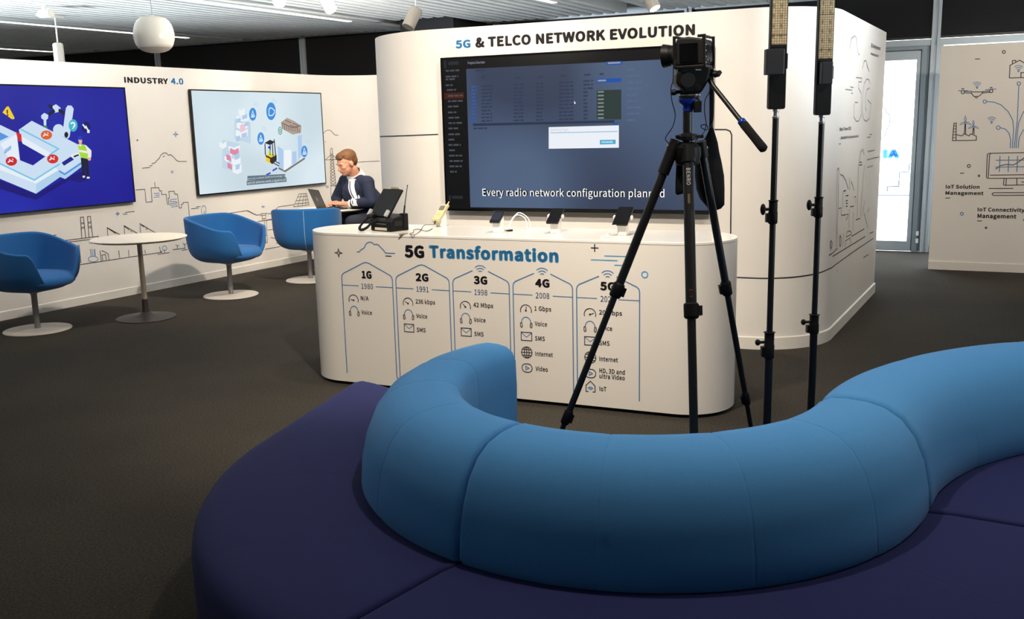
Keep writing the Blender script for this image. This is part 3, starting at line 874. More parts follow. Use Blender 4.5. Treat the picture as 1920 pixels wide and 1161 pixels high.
# ------------------------------------------------------------------ drawings and headings on the walls
D = Draw(IND, 0.0022)
D.use(INK)
letter(D, 'INDUSTRY', (233, 155.2), (314.5, 147.3), 0.036)
D.use(INKB); letter(D, '4.0', (320.5, 158), (343, 147), 0.03)
zc = lambda pts: [(x / 4, 290 + y / 4) for x, y in pts]
LW = 0.0062
D.use(INK)
D.px(LW, zc([(1015, 265), (1085, 260), (1095, 357), (1140, 353), (1132, 250), (1190, 248), (1195, 272), (1210, 272), (1212, 300), (1245, 298), (1255, 373), (1265, 372), (1262, 325), (1270, 325), (1265, 277), (1305, 274), (1310, 297), (1330, 297), (1342, 400), (1360, 400), (1360, 372), (1372, 372), (1372, 360), (1410, 357), (1420, 472), (1440, 472)]), zc([(1158, 205), (1162, 248)]),
     zc([(1432, 407), (1490, 401)]), zc([(1470, 393), (1503, 388)]), zc([(1590, 457), (1857, 420), (1925, 455)]))
D.px(LW, [(266, 315.5), (281, 314)], [(280, 311), (285, 310.5)], [(284, 307), (291, 305), (293, 302), (299, 296), (301, 291), (306, 287), (312, 287), (315, 291), (320, 290), (325, 294), (331, 301), (335, 303), (350, 302.5)], [(305, 295), (309, 292)])
D.px(LW, zc([(920, 447), (955, 445)]), zc([(937, 434), (1008, 426)]), [(255, 263), (259.5, 263)], [(257.2, 260.5), (257.2, 265.6)])
D.use(INKL); D.px(LW, zc([(1152, 292), (1195, 289)]), zc([(1160, 306), (1197, 303)]), zc([(1152, 321), (1195, 317)]),
     zc([(1325, 333), (1278, 338), (1275, 352), (1320, 352), (1328, 362), (1278, 366), (1276, 380), (1322, 376), (1328, 388), (1282, 394)]), zc(pxarc((1290, 130), 8, 0, 360, 12)), zc(sparkle((881, 444), 15)) + zc(sparkle((881, 444), 15))[:1], [(q[0], q[1]) for q in sparkle((329, 252), 5)] + [(334, 252)])
D.px(LW, zc([(1530, 455), (1530, 418)]), zc(pxarc((1527, 418), 18, 0, 360, 16, 36)))
# factory
D.use(INK)
D.px(LW, zc([(612, 628), (603, 470), (625, 468), (642, 625)]), zc([(667, 622), (655, 465), (677, 463), (694, 618)]), zc([(480, 645), (735, 613), (742, 662), (878, 641)]), zc([(505, 657), (728, 630)]), zc([(812, 650), (803, 547), (952, 630)]), zc([(935, 615), (930, 532), (1077, 618)]), zc([(1055, 602), (1049, 517), (1191, 602), (1193, 616)]),
     zc([(808, 552), (868, 592)]), zc([(935, 540), (970, 566)]), zc([(978, 572), (990, 578)]), zc([(1058, 528), (1080, 543)]), zc([(1092, 552), (1106, 562)]), zc([(345, 629), (412, 620)]), zc([(378, 608), (422, 603)]),
     zc([(570, 830), (1215, 732)]), zc([(570, 848), (600, 842)]))
for (x0, y0, x1, y1) in ((607, 512, 628, 510), (608, 520, 630, 518), (611, 545, 634, 542), (612, 554, 636, 550), (660, 508, 681, 504), (661, 516, 682, 512), (664, 540, 686, 537), (665, 550, 687, 545)): D.px(LW * 0.8, zc([(x0, y0), (x1, y1)]))
zd = lambda pts: [(x / 4.465, 390 + y / 4.465) for x, y in pts]
D.px(LW, zd([(605, 322), (622, 318), (638, 464), (624, 466)]), zd([(639, 318), (661, 313), (677, 456), (656, 462), (639, 318)]), zd([(645, 345), (663, 337)]), zd([(645, 358), (664, 350)]), zd([(625, 398), (630, 397)]),
     zd([(836, 356), (848, 448)]), zd([(850, 356), (905, 384), (912, 436)]), zd([(860, 440), (852, 395), (882, 390), (888, 436)]), zd([(992, 355), (1001, 420)]), zd([(1074, 352), (1080, 408)]))
D.px(LW, zc([(1085, 715), (1090, 745)]), zc([(1196, 690), (1202, 728), (1215, 728)]), zc([(1180, 748), (1270, 735)]), zc([(1295, 713), (1390, 702)]), zc([(1365, 718), (1405, 711)]), zc([(1235, 738), (1233, 712)]), zc([(1330, 707), (1328, 680)]), zc([(1386, 702), (1384, 665)]))
D.use(INKL)
D.px(LW, zd(pxarc((779, 428), 40, 0, 360, 24, 24)), zd([(748, 302), (750, 282), (760, 280), (763, 300)]), zd([(770, 300), (772, 280), (783, 278), (786, 300)]), zd([(755, 345), (762, 404)]), zd([(768, 345), (776, 404)]), zd([(785, 345), (790, 402)]), zd([(793, 345), (798, 402)]),
     zc(pxarc((1233, 702), 17, 0, 360, 16, 17)), zc(pxarc((1330, 672), 12, 180, 360, 10)), zc(pxarc((1384, 660), 14, 180, 360, 10)))
# well, hills, solar panel, mast (right half)
ze = lambda pts: [(340 + x / 5.804, 380 + y / 5.804) for x, y in pts]
D.use(INK)
D.px(LW, ze([(715, 88), (810, 135), (862, 133)]), ze([(930, 122), (972, 118), (1060, 45), (1228, 22)]), ze([(862, 122), (925, 115), (918, 136), (870, 142), (862, 122)]), ze([(875, 142), (880, 175), (918, 172), (916, 138)]), ze([(880, 175), (883, 195)]), ze([(900, 172), (902, 198)]), ze([(830, 205), (1000, 183)]), ze([(915, 192), (980, 182)]), ze([(903, 200), (920, 440), (936, 436), (925, 190)]), ze([(912, 358), (932, 355)]),
     ze([(940, 298), (1000, 292), (1035, 310), (1085, 308)]), ze([(970, 383), (1000, 380)]), ze([(995, 390), (1028, 387)]), ze([(1030, 445), (1100, 432)]), ze([(1060, 418), (1125, 412)]), ze([(910, 508), (1075, 478)]), ze([(1095, 475), (1118, 470), (1118, 455)]))
zf = lambda pts: [(550 + x / 6.1125, 260 + y / 6.1125) for x, y in pts]
D.px(LW, zf([(0, 782), (62, 635), (150, 628), (180, 760), (0, 782)]), zf([(48, 670), (160, 660)]), zf([(30, 712), (170, 700)]), zf([(15, 748), (178, 735)]), zf([(92, 632), (48, 775)]), zf([(122, 630), (100, 768)]), zf([(140, 630), (140, 765)]))
D.px(LW, [(671, 304.2), (712, 302)])
# lattice mast
D.px(LW, zf([(437, 105), (425, 125), (425, 165), (432, 700)]), zf([(437, 105), (448, 125), (450, 165), (498, 640)]), zf([(365, 245), (425, 190), (450, 190), (508, 240)]), zf([(365, 245), (508, 240)]), zf([(428, 540), (495, 545)]), zf([(360, 38), (372, 38)]))
pl = []; 
for i in range(12):
    t = i / 11; y = 165 + 375 * t; xl, xr = 425 + 4 * t, 450 + 38 * t
    pl.append((xl if i % 2 else xr, y))
D.px(LW * 0.8, zf(pl)); D.px(LW * 0.8, zf([((425 + 4 * i / 11 + 450 + 38 * i / 11) - q[0], q[1]) for i, q in enumerate(pl)]))
D.px(LW, zf([(330, 0), (340, -55), (365, -85), (400, -100), (430, -90), (455, -65), (480, -40), (515, -40)]))
D.use(INKL)
for r_ in (5, 10, 15): D.px(LW * 0.8, ze(pxarc((888, 62), r_ * 1.7, 40, 140, 8)))
D.px(LW, ze(pxarc((1055, 377), 7, 0, 360, 12, 14)))
for r_ in (8, 16, 24): D.px(LW * 0.8, zf(pxarc((388, 575), r_, 40, 140, 8, r_ * 1.4)))
D.build('wall_drawing', wall_left)

# heading and lines of the centre wall
D = Draw(POD, 0.0022)
D.use(INKB); letter(D, '5G', (854.5, 91.3), (882.3, 74), 0.042)
D.use(INK); letter(D, '& TELCO NETWORK EVOLUTION', (891.5, 89.8), (1303.5, 44.8), 0.042)
D.px(0.009, [(713, 256), (760, 254.5), (822, 252)], [(1340, 243), (1362, 243), (1369, 246), (1372, 253), (1370, 442)], [(1370, 505), (1374, 515), (1381, 520), (1400, 521), (1440, 522), (1480, 520.5), (1510, 517), (1535, 512), (1552, 505), (1568, 495), (1600, 472), (1637, 447)])
# drawings on the far side of the centre wall
zg = lambda pts: [(1530 + x / 4.007, 40 + y / 4.007) for x, y in pts]
zh = lambda pts: [(1530 + x / 4.007, 280 + y / 4.007) for x, y in pts]
g = 0.0085
D.use(INKG)
D.px(g, zg([(248, 212), (265, 130), (275, 122), (290, 108), (300, 125), (308, 200), (318, 250), (326, 250)]), zg([(345, 360), (360, 300), (375, 295), (385, 340), (398, 378)]), zg([(218, 512), (270, 518)]), zg([(255, 493), (280, 498)]), zg([(262, 540), (275, 542)]),
     zg([(298, 422), (342, 428), (340, 455), (318, 455), (316, 500), (338, 540), (338, 700), (320, 748), (300, 752), (282, 720), (282, 640), (292, 608), (312, 612)]), zg([(405, 470), (398, 440), (378, 434), (360, 470), (348, 560), (346, 690), (358, 740), (378, 752), (398, 730), (412, 620), (385, 590)]), zg([(400, 500), (380, 515), (370, 560), (368, 650), (376, 672)]), zg([(382, 872), (408, 870)]), zg([(400, 850), (418, 850)]), zg([(172, 922), (184, 920)]))
D.use(INK)
D.px(g, zh([(95, 797), (160, 742)]), zh([(122, 805), (368, 655)]), zh([(265, 655), (360, 598)]), zh([(355, 815), (392, 790)]), zh([(400, 632), (430, 620)]), zh([(297, 532), (330, 518)]), zh([(325, 98), (342, 98)]), zh([(322, 120), (345, 117)]), zh([(255, 432), (282, 427)]), zh([(205, 315), (222, 310)]), zh([(222, 350), (242, 347)]), zh([(222, 388), (236, 385)]), zh([(222, 408), (236, 405)]), zh([(222, 430), (236, 427)]), zh([(204, 495), (222, 490)]), zh([(155, 905), (155, 925)]))
D.use(INKG)
D.px(g, zh([(145, 730), (150, 580), (153, 420), (153, 300), (160, 150), (168, 140), (172, 160), (166, 250), (165, 420), (158, 590), (155, 740)]), zh([(180, 188), (205, 200), (225, 240), (240, 300)]), zh([(168, 445), (188, 440), (188, 495), (204, 495)]), zh([(225, 490), (242, 488), (225, 535)]), zh([(200, 440), (200, 320)]), zh([(250, 215), (250, 310)]), zh([(262, 240), (275, 275), (282, 310)]), zh([(285, 360), (298, 355), (296, 410)]), zh([(308, 520), (312, 310), (318, 120), (335, 20), (350, 0), (360, 40)]), zh([(332, 510), (350, 270), (362, 120)]), zh([(345, 500), (365, 385)]), zh([(360, 480), (380, 560), (385, 590)]), zh([(400, 440), (388, 470)]), zh([(245, 590), (248, 450)]), zh([(275, 610), (278, 470)]),
     zh(pxarc((247, 640), 20, 0, 200, 10, 26)), zh([(222, 660), (265, 640)]), zh([(218, 740), (218, 690), (255, 665), (262, 712)]), zh([(180, 735), (180, 640)]), zh([(200, 730), (205, 630)]), zh([(108, 760), (112, 700)]), zh(pxarc((180, 690), 8, 0, 360, 10, 40)), zh(pxarc((112, 715), 8, 0, 360, 10, 28)))
letter(D, '5G Deployment', (1632.6, 88), (1650.6, 88), 0.02)
letter(D, 'Automation', (1632.3, 103), (1646.5, 102.5), 0.02)
letter(D, 'Real-Time OSS', (1574, 245.8), (1595.5, 237.5), 0.02)
letter(D, '- SDN/NFV Orchestration', (1573.5, 262), (1609.5, 252.5), 0.02)
letter(D, 'AI-powered', (1626.4, 286), (1639.5, 279.5), 0.02)
letter(D, 'Service & Network', (1625.5, 301), (1647.5, 292.5), 0.02)
letter(D, 'Assurance', (1625.2, 315.5), (1636.8, 309), 0.02)
D.build('wall_drawing', wall_center)

# drawings of the right wall
D = Draw(IOTW, 0.0016)
zk = lambda pts: [(1440 + x / 4, y / 4) for x, y in pts]
zm = lambda pts: [(1440 + x / 4, 290 + y / 4) for x, y in pts]
LI = 0.008
D.use(INK)
D.px(LI, zk(pxarc((1769, 390), 11, 0, 360, 14)), zk([(1552, 443), (1590, 441)]), zk([(1810, 585), (1815, 490), (1888, 452), (1990, 510), (1990, 580)]), zk([(1810, 585), (1990, 580)]), zk([(1833, 478), (1833, 455), (1858, 453), (1857, 465)]), zk([(1897, 580), (1897, 545), (1945, 543)]),
     zk([(1530, 690), (1610, 690), (1608, 700), (1582, 722), (1545, 724), (1525, 700), (1530, 690)]), zk([(1470, 685), (1530, 685)]), zk([(1475, 697), (1526, 698)]), zk([(1605, 688), (1665, 682)]), zk([(1608, 698), (1668, 692)]), zk(pxarc((1461, 692), 12, 0, 360, 14)), zk(pxarc((1674, 684), 12, 0, 360, 14)), zk(pxarc((1563, 727), 8, 180, 360, 8)), zk(pxarc((1461, 672), 8, 0, 180, 8)), zk(pxarc((1674, 664), 8, 0, 180, 8)),
     zk([(1383, 1055), (1395, 925), (1412, 923), (1410, 1055)]), zk([(1383, 1055), (1562, 1052), (1563, 1022), (1520, 1003), (1510, 1020), (1470, 1003), (1455, 1020), (1414, 1010)]), zk([(1472, 1005), (1478, 925)]), zk([(1483, 1005), (1482, 925)]), zk([(1534, 1005), (1540, 955)]), zk([(1546, 1008), (1544, 955)]))
for i in range(5): D.px(LI * 0.8, zk([(1393 - i * 2, 945 + i * 22), (1411, 944 + i * 22)]))
D.px(LI, zm([(1655, -10), (1645, 0), (1638, 170), (1648, 178), (1990, 176)]), zm([(1672, -8), (1662, 0), (1652, 172)]), zm([(1655, -10), (1990, -16)]), zm([(1665, 154), (1990, 150)]), zm([(1770, 178), (1766, 225), (1776, 230), (1990, 226)]), zm([(1788, 178), (1784, 228)]), zm([(1866, 180), (1866, 228)]), zm([(1900, 206), (1990, 204)]), zm([(1655, 254), (1840, 254)]), zm([(1990, 284), (1690, 286), (1680, 295), (1690, 306), (1990, 304)]),
     zm([(1708, 110), (1740, 84), (1785, 74), (1840, 78), (1880, 55), (1990, -30)]), zm([(1440, 140), (1470, 139)]), zm([(1582, 148), (1582, 170)]), zm([(1571, 159), (1593, 159)]), zm([(1635, 538), (1635, 560)]), zm([(1623, 549), (1648, 549)]), zm([(1330, 326), (1366, 325)]), zm([(1568, 497), (1604, 497)]), zm(pxarc((1507, 85), 11, 0, 360, 14)))
letter(D, 'IoT Solution', (1773, 353.7), (1837, 347), 0.03)
letter(D, 'Management', (1772.5, 365.3), (1844.5, 359), 0.03)
letter(D, 'IoT Connectivity', (1832.8, 396.5), (1921.5, 390.5), 0.03)
letter(D, 'Management', (1832.5, 408.8), (1906, 402), 0.03)
D.use(INKL)
for (cx, cy) in ((1568, 660), (1879, 535), (1677, 922)):
    for r_ in (16, 30, 44): D.px(LI * 0.8, zk(pxarc((cx, cy), r_, 45, 135, 8)))
    D.px(LI, zk(pxarc((cx, cy - 2), 5, 0, 360, 8)))
D.px(LI, zk([(1425, 680), (1500, 681)]), zk([(1630, 674), (1712, 668)]), zk(pxarc((1626, 762), 13, 0, 360, 14)), zk(pxarc((1881, 627), 13, 0, 360, 14)), zk(pxarc((1727, 958), 14, 0, 360, 14)),
     zk([(1640, 762), (1690, 765), (1745, 785), (1800, 835), (1835, 900), (1842, 970), (1832, 1112)]), zk([(1881, 641), (1870, 900), (1846, 1112)]), zk([(1741, 958), (1780, 968), (1808, 1000), (1820, 1050), (1816, 1112)]), zk([(1960, 800), (1915, 840), (1880, 920), (1870, 1000), (1860, 1112)]), zk([(1980, 940), (1915, 975), (1885, 1030), (1875, 1112)]))
for (cx, cy, s_) in ((1481, 915, 1.0), (1541, 945, 0.9)):
    for a in (92, 205, 335):
        c_, s2 = math.cos(R(a)), math.sin(R(a))
        pt = lambda l, w_: (cx + (l * c_ - w_ * s2) * s_, cy - (l * s2 + w_ * c_) * s_)
        D.px(LI * 0.8, zk([pt(0, 0), pt(22, 7), pt(48, 0), pt(22, -7), pt(0, 0)]))
D.px(LI, zm([(1708, 42), (1990, 40)]), zm([(1703, 94), (1990, 90)]), zm([(1740, 10), (1735, 130)]), zm([(1806, 10), (1801, 130)]), zm([(1872, 10), (1866, 130)]), zm(pxarc((1454, 444), 11, 0, 360, 14)), zm(pxarc((1925, 490), 9, 0, 360, 14)))
D.build('wall_drawing', wall_right)

# ------------------------------------------------------------------ counter
dC = unit(A_CNT); nC = np.array([dC[1], -dC[0]])           # nC points to the camera
C0 = np.array([-0.012, 5.456])
CNT = Surf([C0, C0 + dC]); CH = 0.97
def cpt(s, d):                                               # d = depth behind the front face
    q = C0 + dC * s - nC * d; return (q[0], q[1])
CS0, CS1, CD = -1.475, 1.24, 0.56
def stadium(s0, s1, d0, d1, r, n=16):
    out = []
    for (cs, cd, a0) in ((s1 - r, d0 + r, -90), (s1 - r, d1 - r, 0), (s0 + r, d1 - r, 90), (s0 + r, d0 + r, 180)):
        for i in range(n + 1):
            a = R(a0 + 90 * i / n); out.append(cpt(cs + r * math.cos(a), cd + r * math.sin(a)))
    return out
root = thing('display_counter', 'long white rounded counter with a mobile generations timeline on its front', 'counter', (*cpt((CS0 + CS1) / 2, CD / 2), 0))
k = MB(); k.prism(stadium(CS0, CS1, 0, CD, 0.277), 0.022, CH - 0.018); k.build('counter_body', COUNTER, root, smooth=40)
k = MB(); k.prism(stadium(CS0, CS1, 0, CD, 0.277), CH - 0.017, CH); k.build('counter_top', CTOP, root, smooth=40, bevel=0.003)
k = MB(); k.prism(stadium(CS0 + 0.02, CS1 - 0.02, 0.02, CD - 0.02, 0.25), 0.0, 0.022); k.build('plinth', BLACKP, root, smooth=40)
D = Draw(CNT, 0.0012)
LB = 0.0062
D.use(INKL)
PITCHC, WC = 0.388, 0.364
bot = [0.077, 0.077, 0.077, 0.077, 0.077]
for i in range(5):
    x = -1.141 + PITCHC * i; xr = x + WC; xm = x + WC / 2
    ez, az_, yz = 0.716, 0.793, 0.645
    r_ = 0.03
    left = [(x, 0.09), (x, ez - 0.025), (x + 0.004, ez - 0.008), (x + 0.016, ez + 0.004)]
    right = [(xr, 0.09 if i < 4 else 0.076), (xr, ez - 0.025), (xr - 0.004, ez - 0.008), (xr - 0.016, ez + 0.004)]
    if i < 2:
        D.sz(LB, left + [(xm - 0.02, az_ - 0.004), (xm, az_), (xm + 0.02, az_ - 0.004)] + right[::-1])
    else:
        t = 0.70
        lerp = lambda a, b_, k_: (a[0] + (b_[0] - a[0]) * k_, a[1] + (b_[1] - a[1]) * k_)
        D.sz(LB, left + [lerp(left[-1], (xm, az_), t)], right + [lerp(right[-1], (xm, az_), t)])
        for rr in (0.016, 0.032, 0.048): D.sz(LB * 0.85, arc((xm, az_ - 0.046 + 0.008), rr, 45, 135, 8, rr * 1.0))
    if i < 4: D.sz(LB, [(xr, 0.09), (xr + 0.003, 0.076), (xr + 0.012, 0.071), (xr + 0.021, 0.076), (xr + 0.024, 0.09)])
    D.sz(LB * 0.75, [(x, yz), (xm - 0.062, yz)], [(xm + 0.062, yz), (xr, yz)])
D.sz(LB, [(-1.141, 0.09), (-1.141, 0.077)])
D.use(INKB)
letter(D, 'Transformation', (-0.517, 0.836), (0.306, 0.913), 0.045, px=False)
D.sz(LB, *[arc((0.803, 0.790), 0.0165, 0, 360, 24)])
D.sz(LB * 0.9, [(0.574, 0.885), (0.715, 0.886)], [(0.496, 0.861), (0.650, 0.861)], [(0.632, 0.836), (0.72, 0.836)])
cl = [(669, 472.6), (674, 472.4), (676, 469), (680, 467), (684, 464), (685, 460), (688, 456), (693, 454), (698, 455), (702, 459), (706, 458), (710, 459.5), (714, 464), (719, 469), (723, 474.5), (741, 475.3)]
D.use(INKL).px(LB, cl)
D.use(INK)
D.sz(LB, sparkle((-1.154, 0.846), 0.026), closed=True)
D.sz(LB, [(0.519, 0.905), (0.519, 0.949)], [(0.497, 0.927), (0.541, 0.927)])
D.px(LB, [(723, 480), (734, 480.5)])
letter(D, '5G', (-0.684, 0.833), (-0.549, 0.909), 0.045, px=False)
gens = ['1G', '2G', '3G', '4G', '5G']; years = ['1980', '1991', '1998', '2008', '2020']
speeds = ['N/A', '236 kbps', '42 Mbps', '1 Gbps', '20 Gbps']; sw = [0.057, 0.133, 0.128, 0.103, 0.133]
gauge = [172, 150, 130, 85, 20]
for i in range(5):
    x = -1.141 + PITCHC * i; xm = x + WC / 2
    D.use(INK); w_ = 0.036 if i == 0 else 0.044
    letter(D, gens[i], (xm - w_, 0.692), (xm + w_, 0.741), 0.045, px=False)
    D.use(INKL); letter(D, years[i], (xm - 0.042, 0.628), (xm + 0.042, 0.661), 0.012, px=False)
    D.use(INK)
    LS = 0.0048
    tx = x + 0.131
    def note(s_, z, w_, z1=None): letter(D, s_, (tx, z), (tx + w_, z + 0.0265), 0.018, px=False)
    # speed gauge
    gx, gz = x + 0.078, 0.552
    D.sz(LS, arc((gx, gz), 0.034, -20, 200, 16)); a = R(gauge[i])
    D.sz(LS * 0.9, [(gx, gz), (gx + 0.024 * math.cos(a), gz + 0.024 * math.sin(a))], arc((gx, gz), 0.004, 0, 360, 8))
    note(speeds[i], 0.555, sw[i])
    # headphones
    hz = 0.478
    D.sz(LS, [(gx - 0.036, hz - 0.02), (gx - 0.036, hz), (gx - 0.028, hz + 0.004), (gx - 0.024, hz - 0.02), (gx - 0.030, hz - 0.026), (gx - 0.036, hz - 0.02)],
         [(gx + 0.036, hz - 0.02), (gx + 0.036, hz), (gx + 0.028, hz + 0.004), (gx + 0.024, hz - 0.02), (gx + 0.030, hz - 0.026), (gx + 0.036, hz - 0.02)])
    D.use(INKL).sz(LS, arc((gx, hz + 0.002), 0.029, 0, 180, 14, 0.034)); D.use(INK)
    note('Voice', 0.466, 0.076)
    if i >= 1:
        D.sz(LS, [(gx - 0.033, 0.376), (gx + 0.033, 0.376), (gx + 0.033, 0.424), (gx - 0.033, 0.424)], closed=True)
        D.use(INKL).sz(LS * 0.8, [(gx - 0.03, 0.420), (gx, 0.396), (gx + 0.03, 0.420)]); D.use(INK)
        note('SMS', 0.380, 0.061)
    if i >= 3:
        ez_ = 0.305
        D.sz(LS, arc((gx, ez_), 0.033, 0, 360, 24), arc((gx, ez_), 0.015, 0, 360, 18, 0.033), [(gx, ez_ - 0.033), (gx, ez_ + 0.033)], [(gx - 0.033, ez_), (gx + 0.033, ez_)], [(gx - 0.028, ez_ + 0.017), (gx + 0.028, ez_ + 0.017)], [(gx - 0.028, ez_ - 0.017), (gx + 0.028, ez_ - 0.017)])
        note('Internet', 0.289, 0.109)
        vz = 0.212
        D.sz(LS, arc((gx - 0.007, vz), 0.025, 90, 270, 10) + arc((gx + 0.007, vz), 0.025, -90, 90, 10), closed=True)
        D.use(INKL).sz(LS, [(gx - 0.008, vz - 0.011), (gx + 0.012, vz), (gx - 0.008, vz + 0.011)], closed=True); D.use(INK)
        if i == 3: note('Video', 0.200, 0.076)
        else:
            note('HD, 3D and', 0.221, 0.149); note('ultra Video', 0.189, 0.149)
    if i == 4:
        hz = 0.105
        D.sz(LS, [(gx - 0.012, hz), (gx - 0.027, hz), (gx - 0.027, hz + 0.036), (gx, hz + 0.062), (gx + 0.027, hz + 0.036), (gx + 0.027, hz), (gx + 0.012, hz)])
        D.use(INKB)
        for rr in (0.006, 0.013, 0.02): D.sz(LS * 0.9, arc((gx, hz + 0.008), rr, 35, 145, 8))
        D.use(INK); note('IoT', 0.115, 0.041)
D.build('timeline_print', root)

# ------------------------------------------------------------------ curved modular sofa
SC1 = np.array([0.425, 3.22]); SC2 = np.array([2.215, 2.22])
RB0, RB1, RS = 0.60, 0.957, 1.50                          # back inner / outer, seat outer
SEAT, TOP = 0.42, 0.745
def sofa_module(label, c, a0, a1, flip, tangent=None, seams=4):
    """a1 - a0 sector; flip mirrors the radial order (the arc bends the other way)"""
    conv = (lambda q: (RB1 + 1.09) - q) if flip else (lambda q: q)
    am = R((a0 + a1) / 2)
    rc = conv(1.15)
    root = thing('curved_sofa', label, 'sofa', (c[0] + rc * math.cos(am), c[1] + rc * math.sin(am), 0), 0.0, 'curved sofa modules')
    span = a1 - a0
    n = 84
    def pt(ang, rho, z):
        q = conv(rho); return (c[0] + q * math.cos(R(ang)), c[1] + q * math.sin(R(ang)), z)
    def seamdip(t):
        d = 0.0
        for j in range(1, seams):
            x_ = abs(t - j / seams) * abs(span); d += 0.30 * math.exp(-(x_ / 0.14) ** 2) + 0.25 * math.exp(-(x_ / 2.4) ** 2)
        return d
    def rs(ang):
        if tangent is None: return RS
        x = ang - tangent[0]
        if tangent[1] * x > 0: return RS / math.cos(R(x))
        return RS
    # backrest profile (rho, z), counter-clockwise from the seat side
    prof = [(0.930, 0.385), (0.957, 0.43), (0.952, 0.50), (0.935, 0.58), (0.905, 0.65), (0.865, 0.700), (0.815, 0.730), (0.76, 0.743), (0.70, 0.746), (0.655, 0.742), (0.622, 0.725), (0.605, 0.695), (0.600, 0.60), (0.602, 0.45), (0.607, 0.30), (0.612, 0.12), (0.64, 0.10), (0.93, 0.10)]
    pc = (0.78, 0.52)
    def sweep(prof, pc, name, M, rmap=None, puff=0.006, endr=0.022, parent=root):
        k = MB(); rings = []
        ts = []
        edge = endr / (1.1 * R(abs(span)))
        for s_ in (0.0, 0.12, 0.35, 0.65, 1.0): ts.append((s_ * edge, math.sqrt(max(0, 1 - (1 - s_) ** 2))))
        tt = [edge + (1 - 2 * edge) * i / n for i in range(1, n)]
        for j in range(1, seams):
            tt = [t for t in tt if abs(t - j / seams) * abs(span) > 1.3]
            tt += [j / seams + d_ / abs(span) for d_ in (-1.2, -0.6, -0.28, -0.12, 0, 0.12, 0.28, 0.6, 1.2)]
        for t in sorted(tt): ts.append((t, 1.0))
        for s_ in (1.0, 0.65, 0.35, 0.12, 0.0): ts.append((1 - s_ * edge, math.sqrt(max(0, 1 - (1 - s_) ** 2))))
        for (t, e) in ts:
            ang = a0 + span * t
            dip = seamdip(t) * puff + (1 - e) * endr
            ring = []
            for i, (r_, z) in enumerate(prof):
                rr = rmap(r_, ang) if rmap else r_
                vx, vz = rr - (rmap(pc[0], ang) if rmap else pc[0]), z - pc[1]
                L = math.hypot(vx, vz)
                ring.append(pt(ang, rr - vx / L * dip, z - vz / L * dip))
            rings.append(ring)
        m_ = len(prof); vs = [q for rg in rings for q in rg]; fs = []
        for i in range(len(rings) - 1):
            for j in range(m_):
                j2 = (j + 1) % m_
                fs.append((i * m_ + j, i * m_ + j2, (i + 1) * m_ + j2, (i + 1) * m_ + j))
        fs.append(tuple(range(m_ - 1, -1, -1))); fs.append(tuple((len(rings) - 1) * m_ + j for j in range(m_)))
        k.add(vs, fs)
        return k.build(name, M, parent, smooth=55)
    sweep(prof, pc, 'backrest', SOFAL)
    # seat cushion block: profile from under the backrest to the rounded outer edge
    sp = [(0.80, 0.40), (0.93, 0.412), (0.975, SEAT - 0.004), (1.02, SEAT), (1.2, SEAT), (1.38, SEAT - 0.002), (1.44, SEAT - 0.008), (1.475, SEAT - 0.024), (1.493, SEAT - 0.052), (1.50, SEAT - 0.09), (1.50, 0.25), (1.495, 0.12), (1.48, 0.085), (1.40, 0.08), (0.80, 0.08)]
    def rmap(r_, ang):
        if r_ < 1.0: return r_
        return r_ + (rs(ang) - RS) * (r_ - 1.0) / 0.5
    sweep(sp, (1.15, 0.25), 'seat', SOFAD, rmap, puff=0.003, endr=0.014)
    # recessed plinth
    pl = [(0.66, 0.0), (0.66, 0.098), (1.44, 0.098), (1.44, 0.0)]
    k = MB(); m_ = 4; vs = []
    for i in range(41):
        ang = a0 + 1.2 + (span - 2.4) * i / 40
        for (r_, z) in pl: vs.append(pt(ang, rmap(r_, ang), min(z, 0.079) if r_ > 0 else z))
    fs = []
    for i in range(40):
        for j in range(m_):
            j2 = (j + 1) % m_; fs.append((i * 4 + j, i * 4 + j2, i * 4 + 4 + j2, i * 4 + 4 + j))
    fs += [(3, 2, 1, 0), tuple(160 + j for j in range(4))]
    k.add(vs, fs); k.build('plinth', BLACKP, root, smooth=0)
    return root
g_ = 0.2
sofa_module('left module of the curved two-blue sofa, with the rounded free end', SC1, 231.5 - g_, 132.6, False, (166, -1))
sofa_module('middle module of the curved two-blue sofa, bowed towards the viewer', SC1, 231.5 + g_, 330.6 - g_, False)
sofa_module('right module of the curved two-blue sofa, bending away to the right', SC2, 150.6 - g_, 52.6, True)

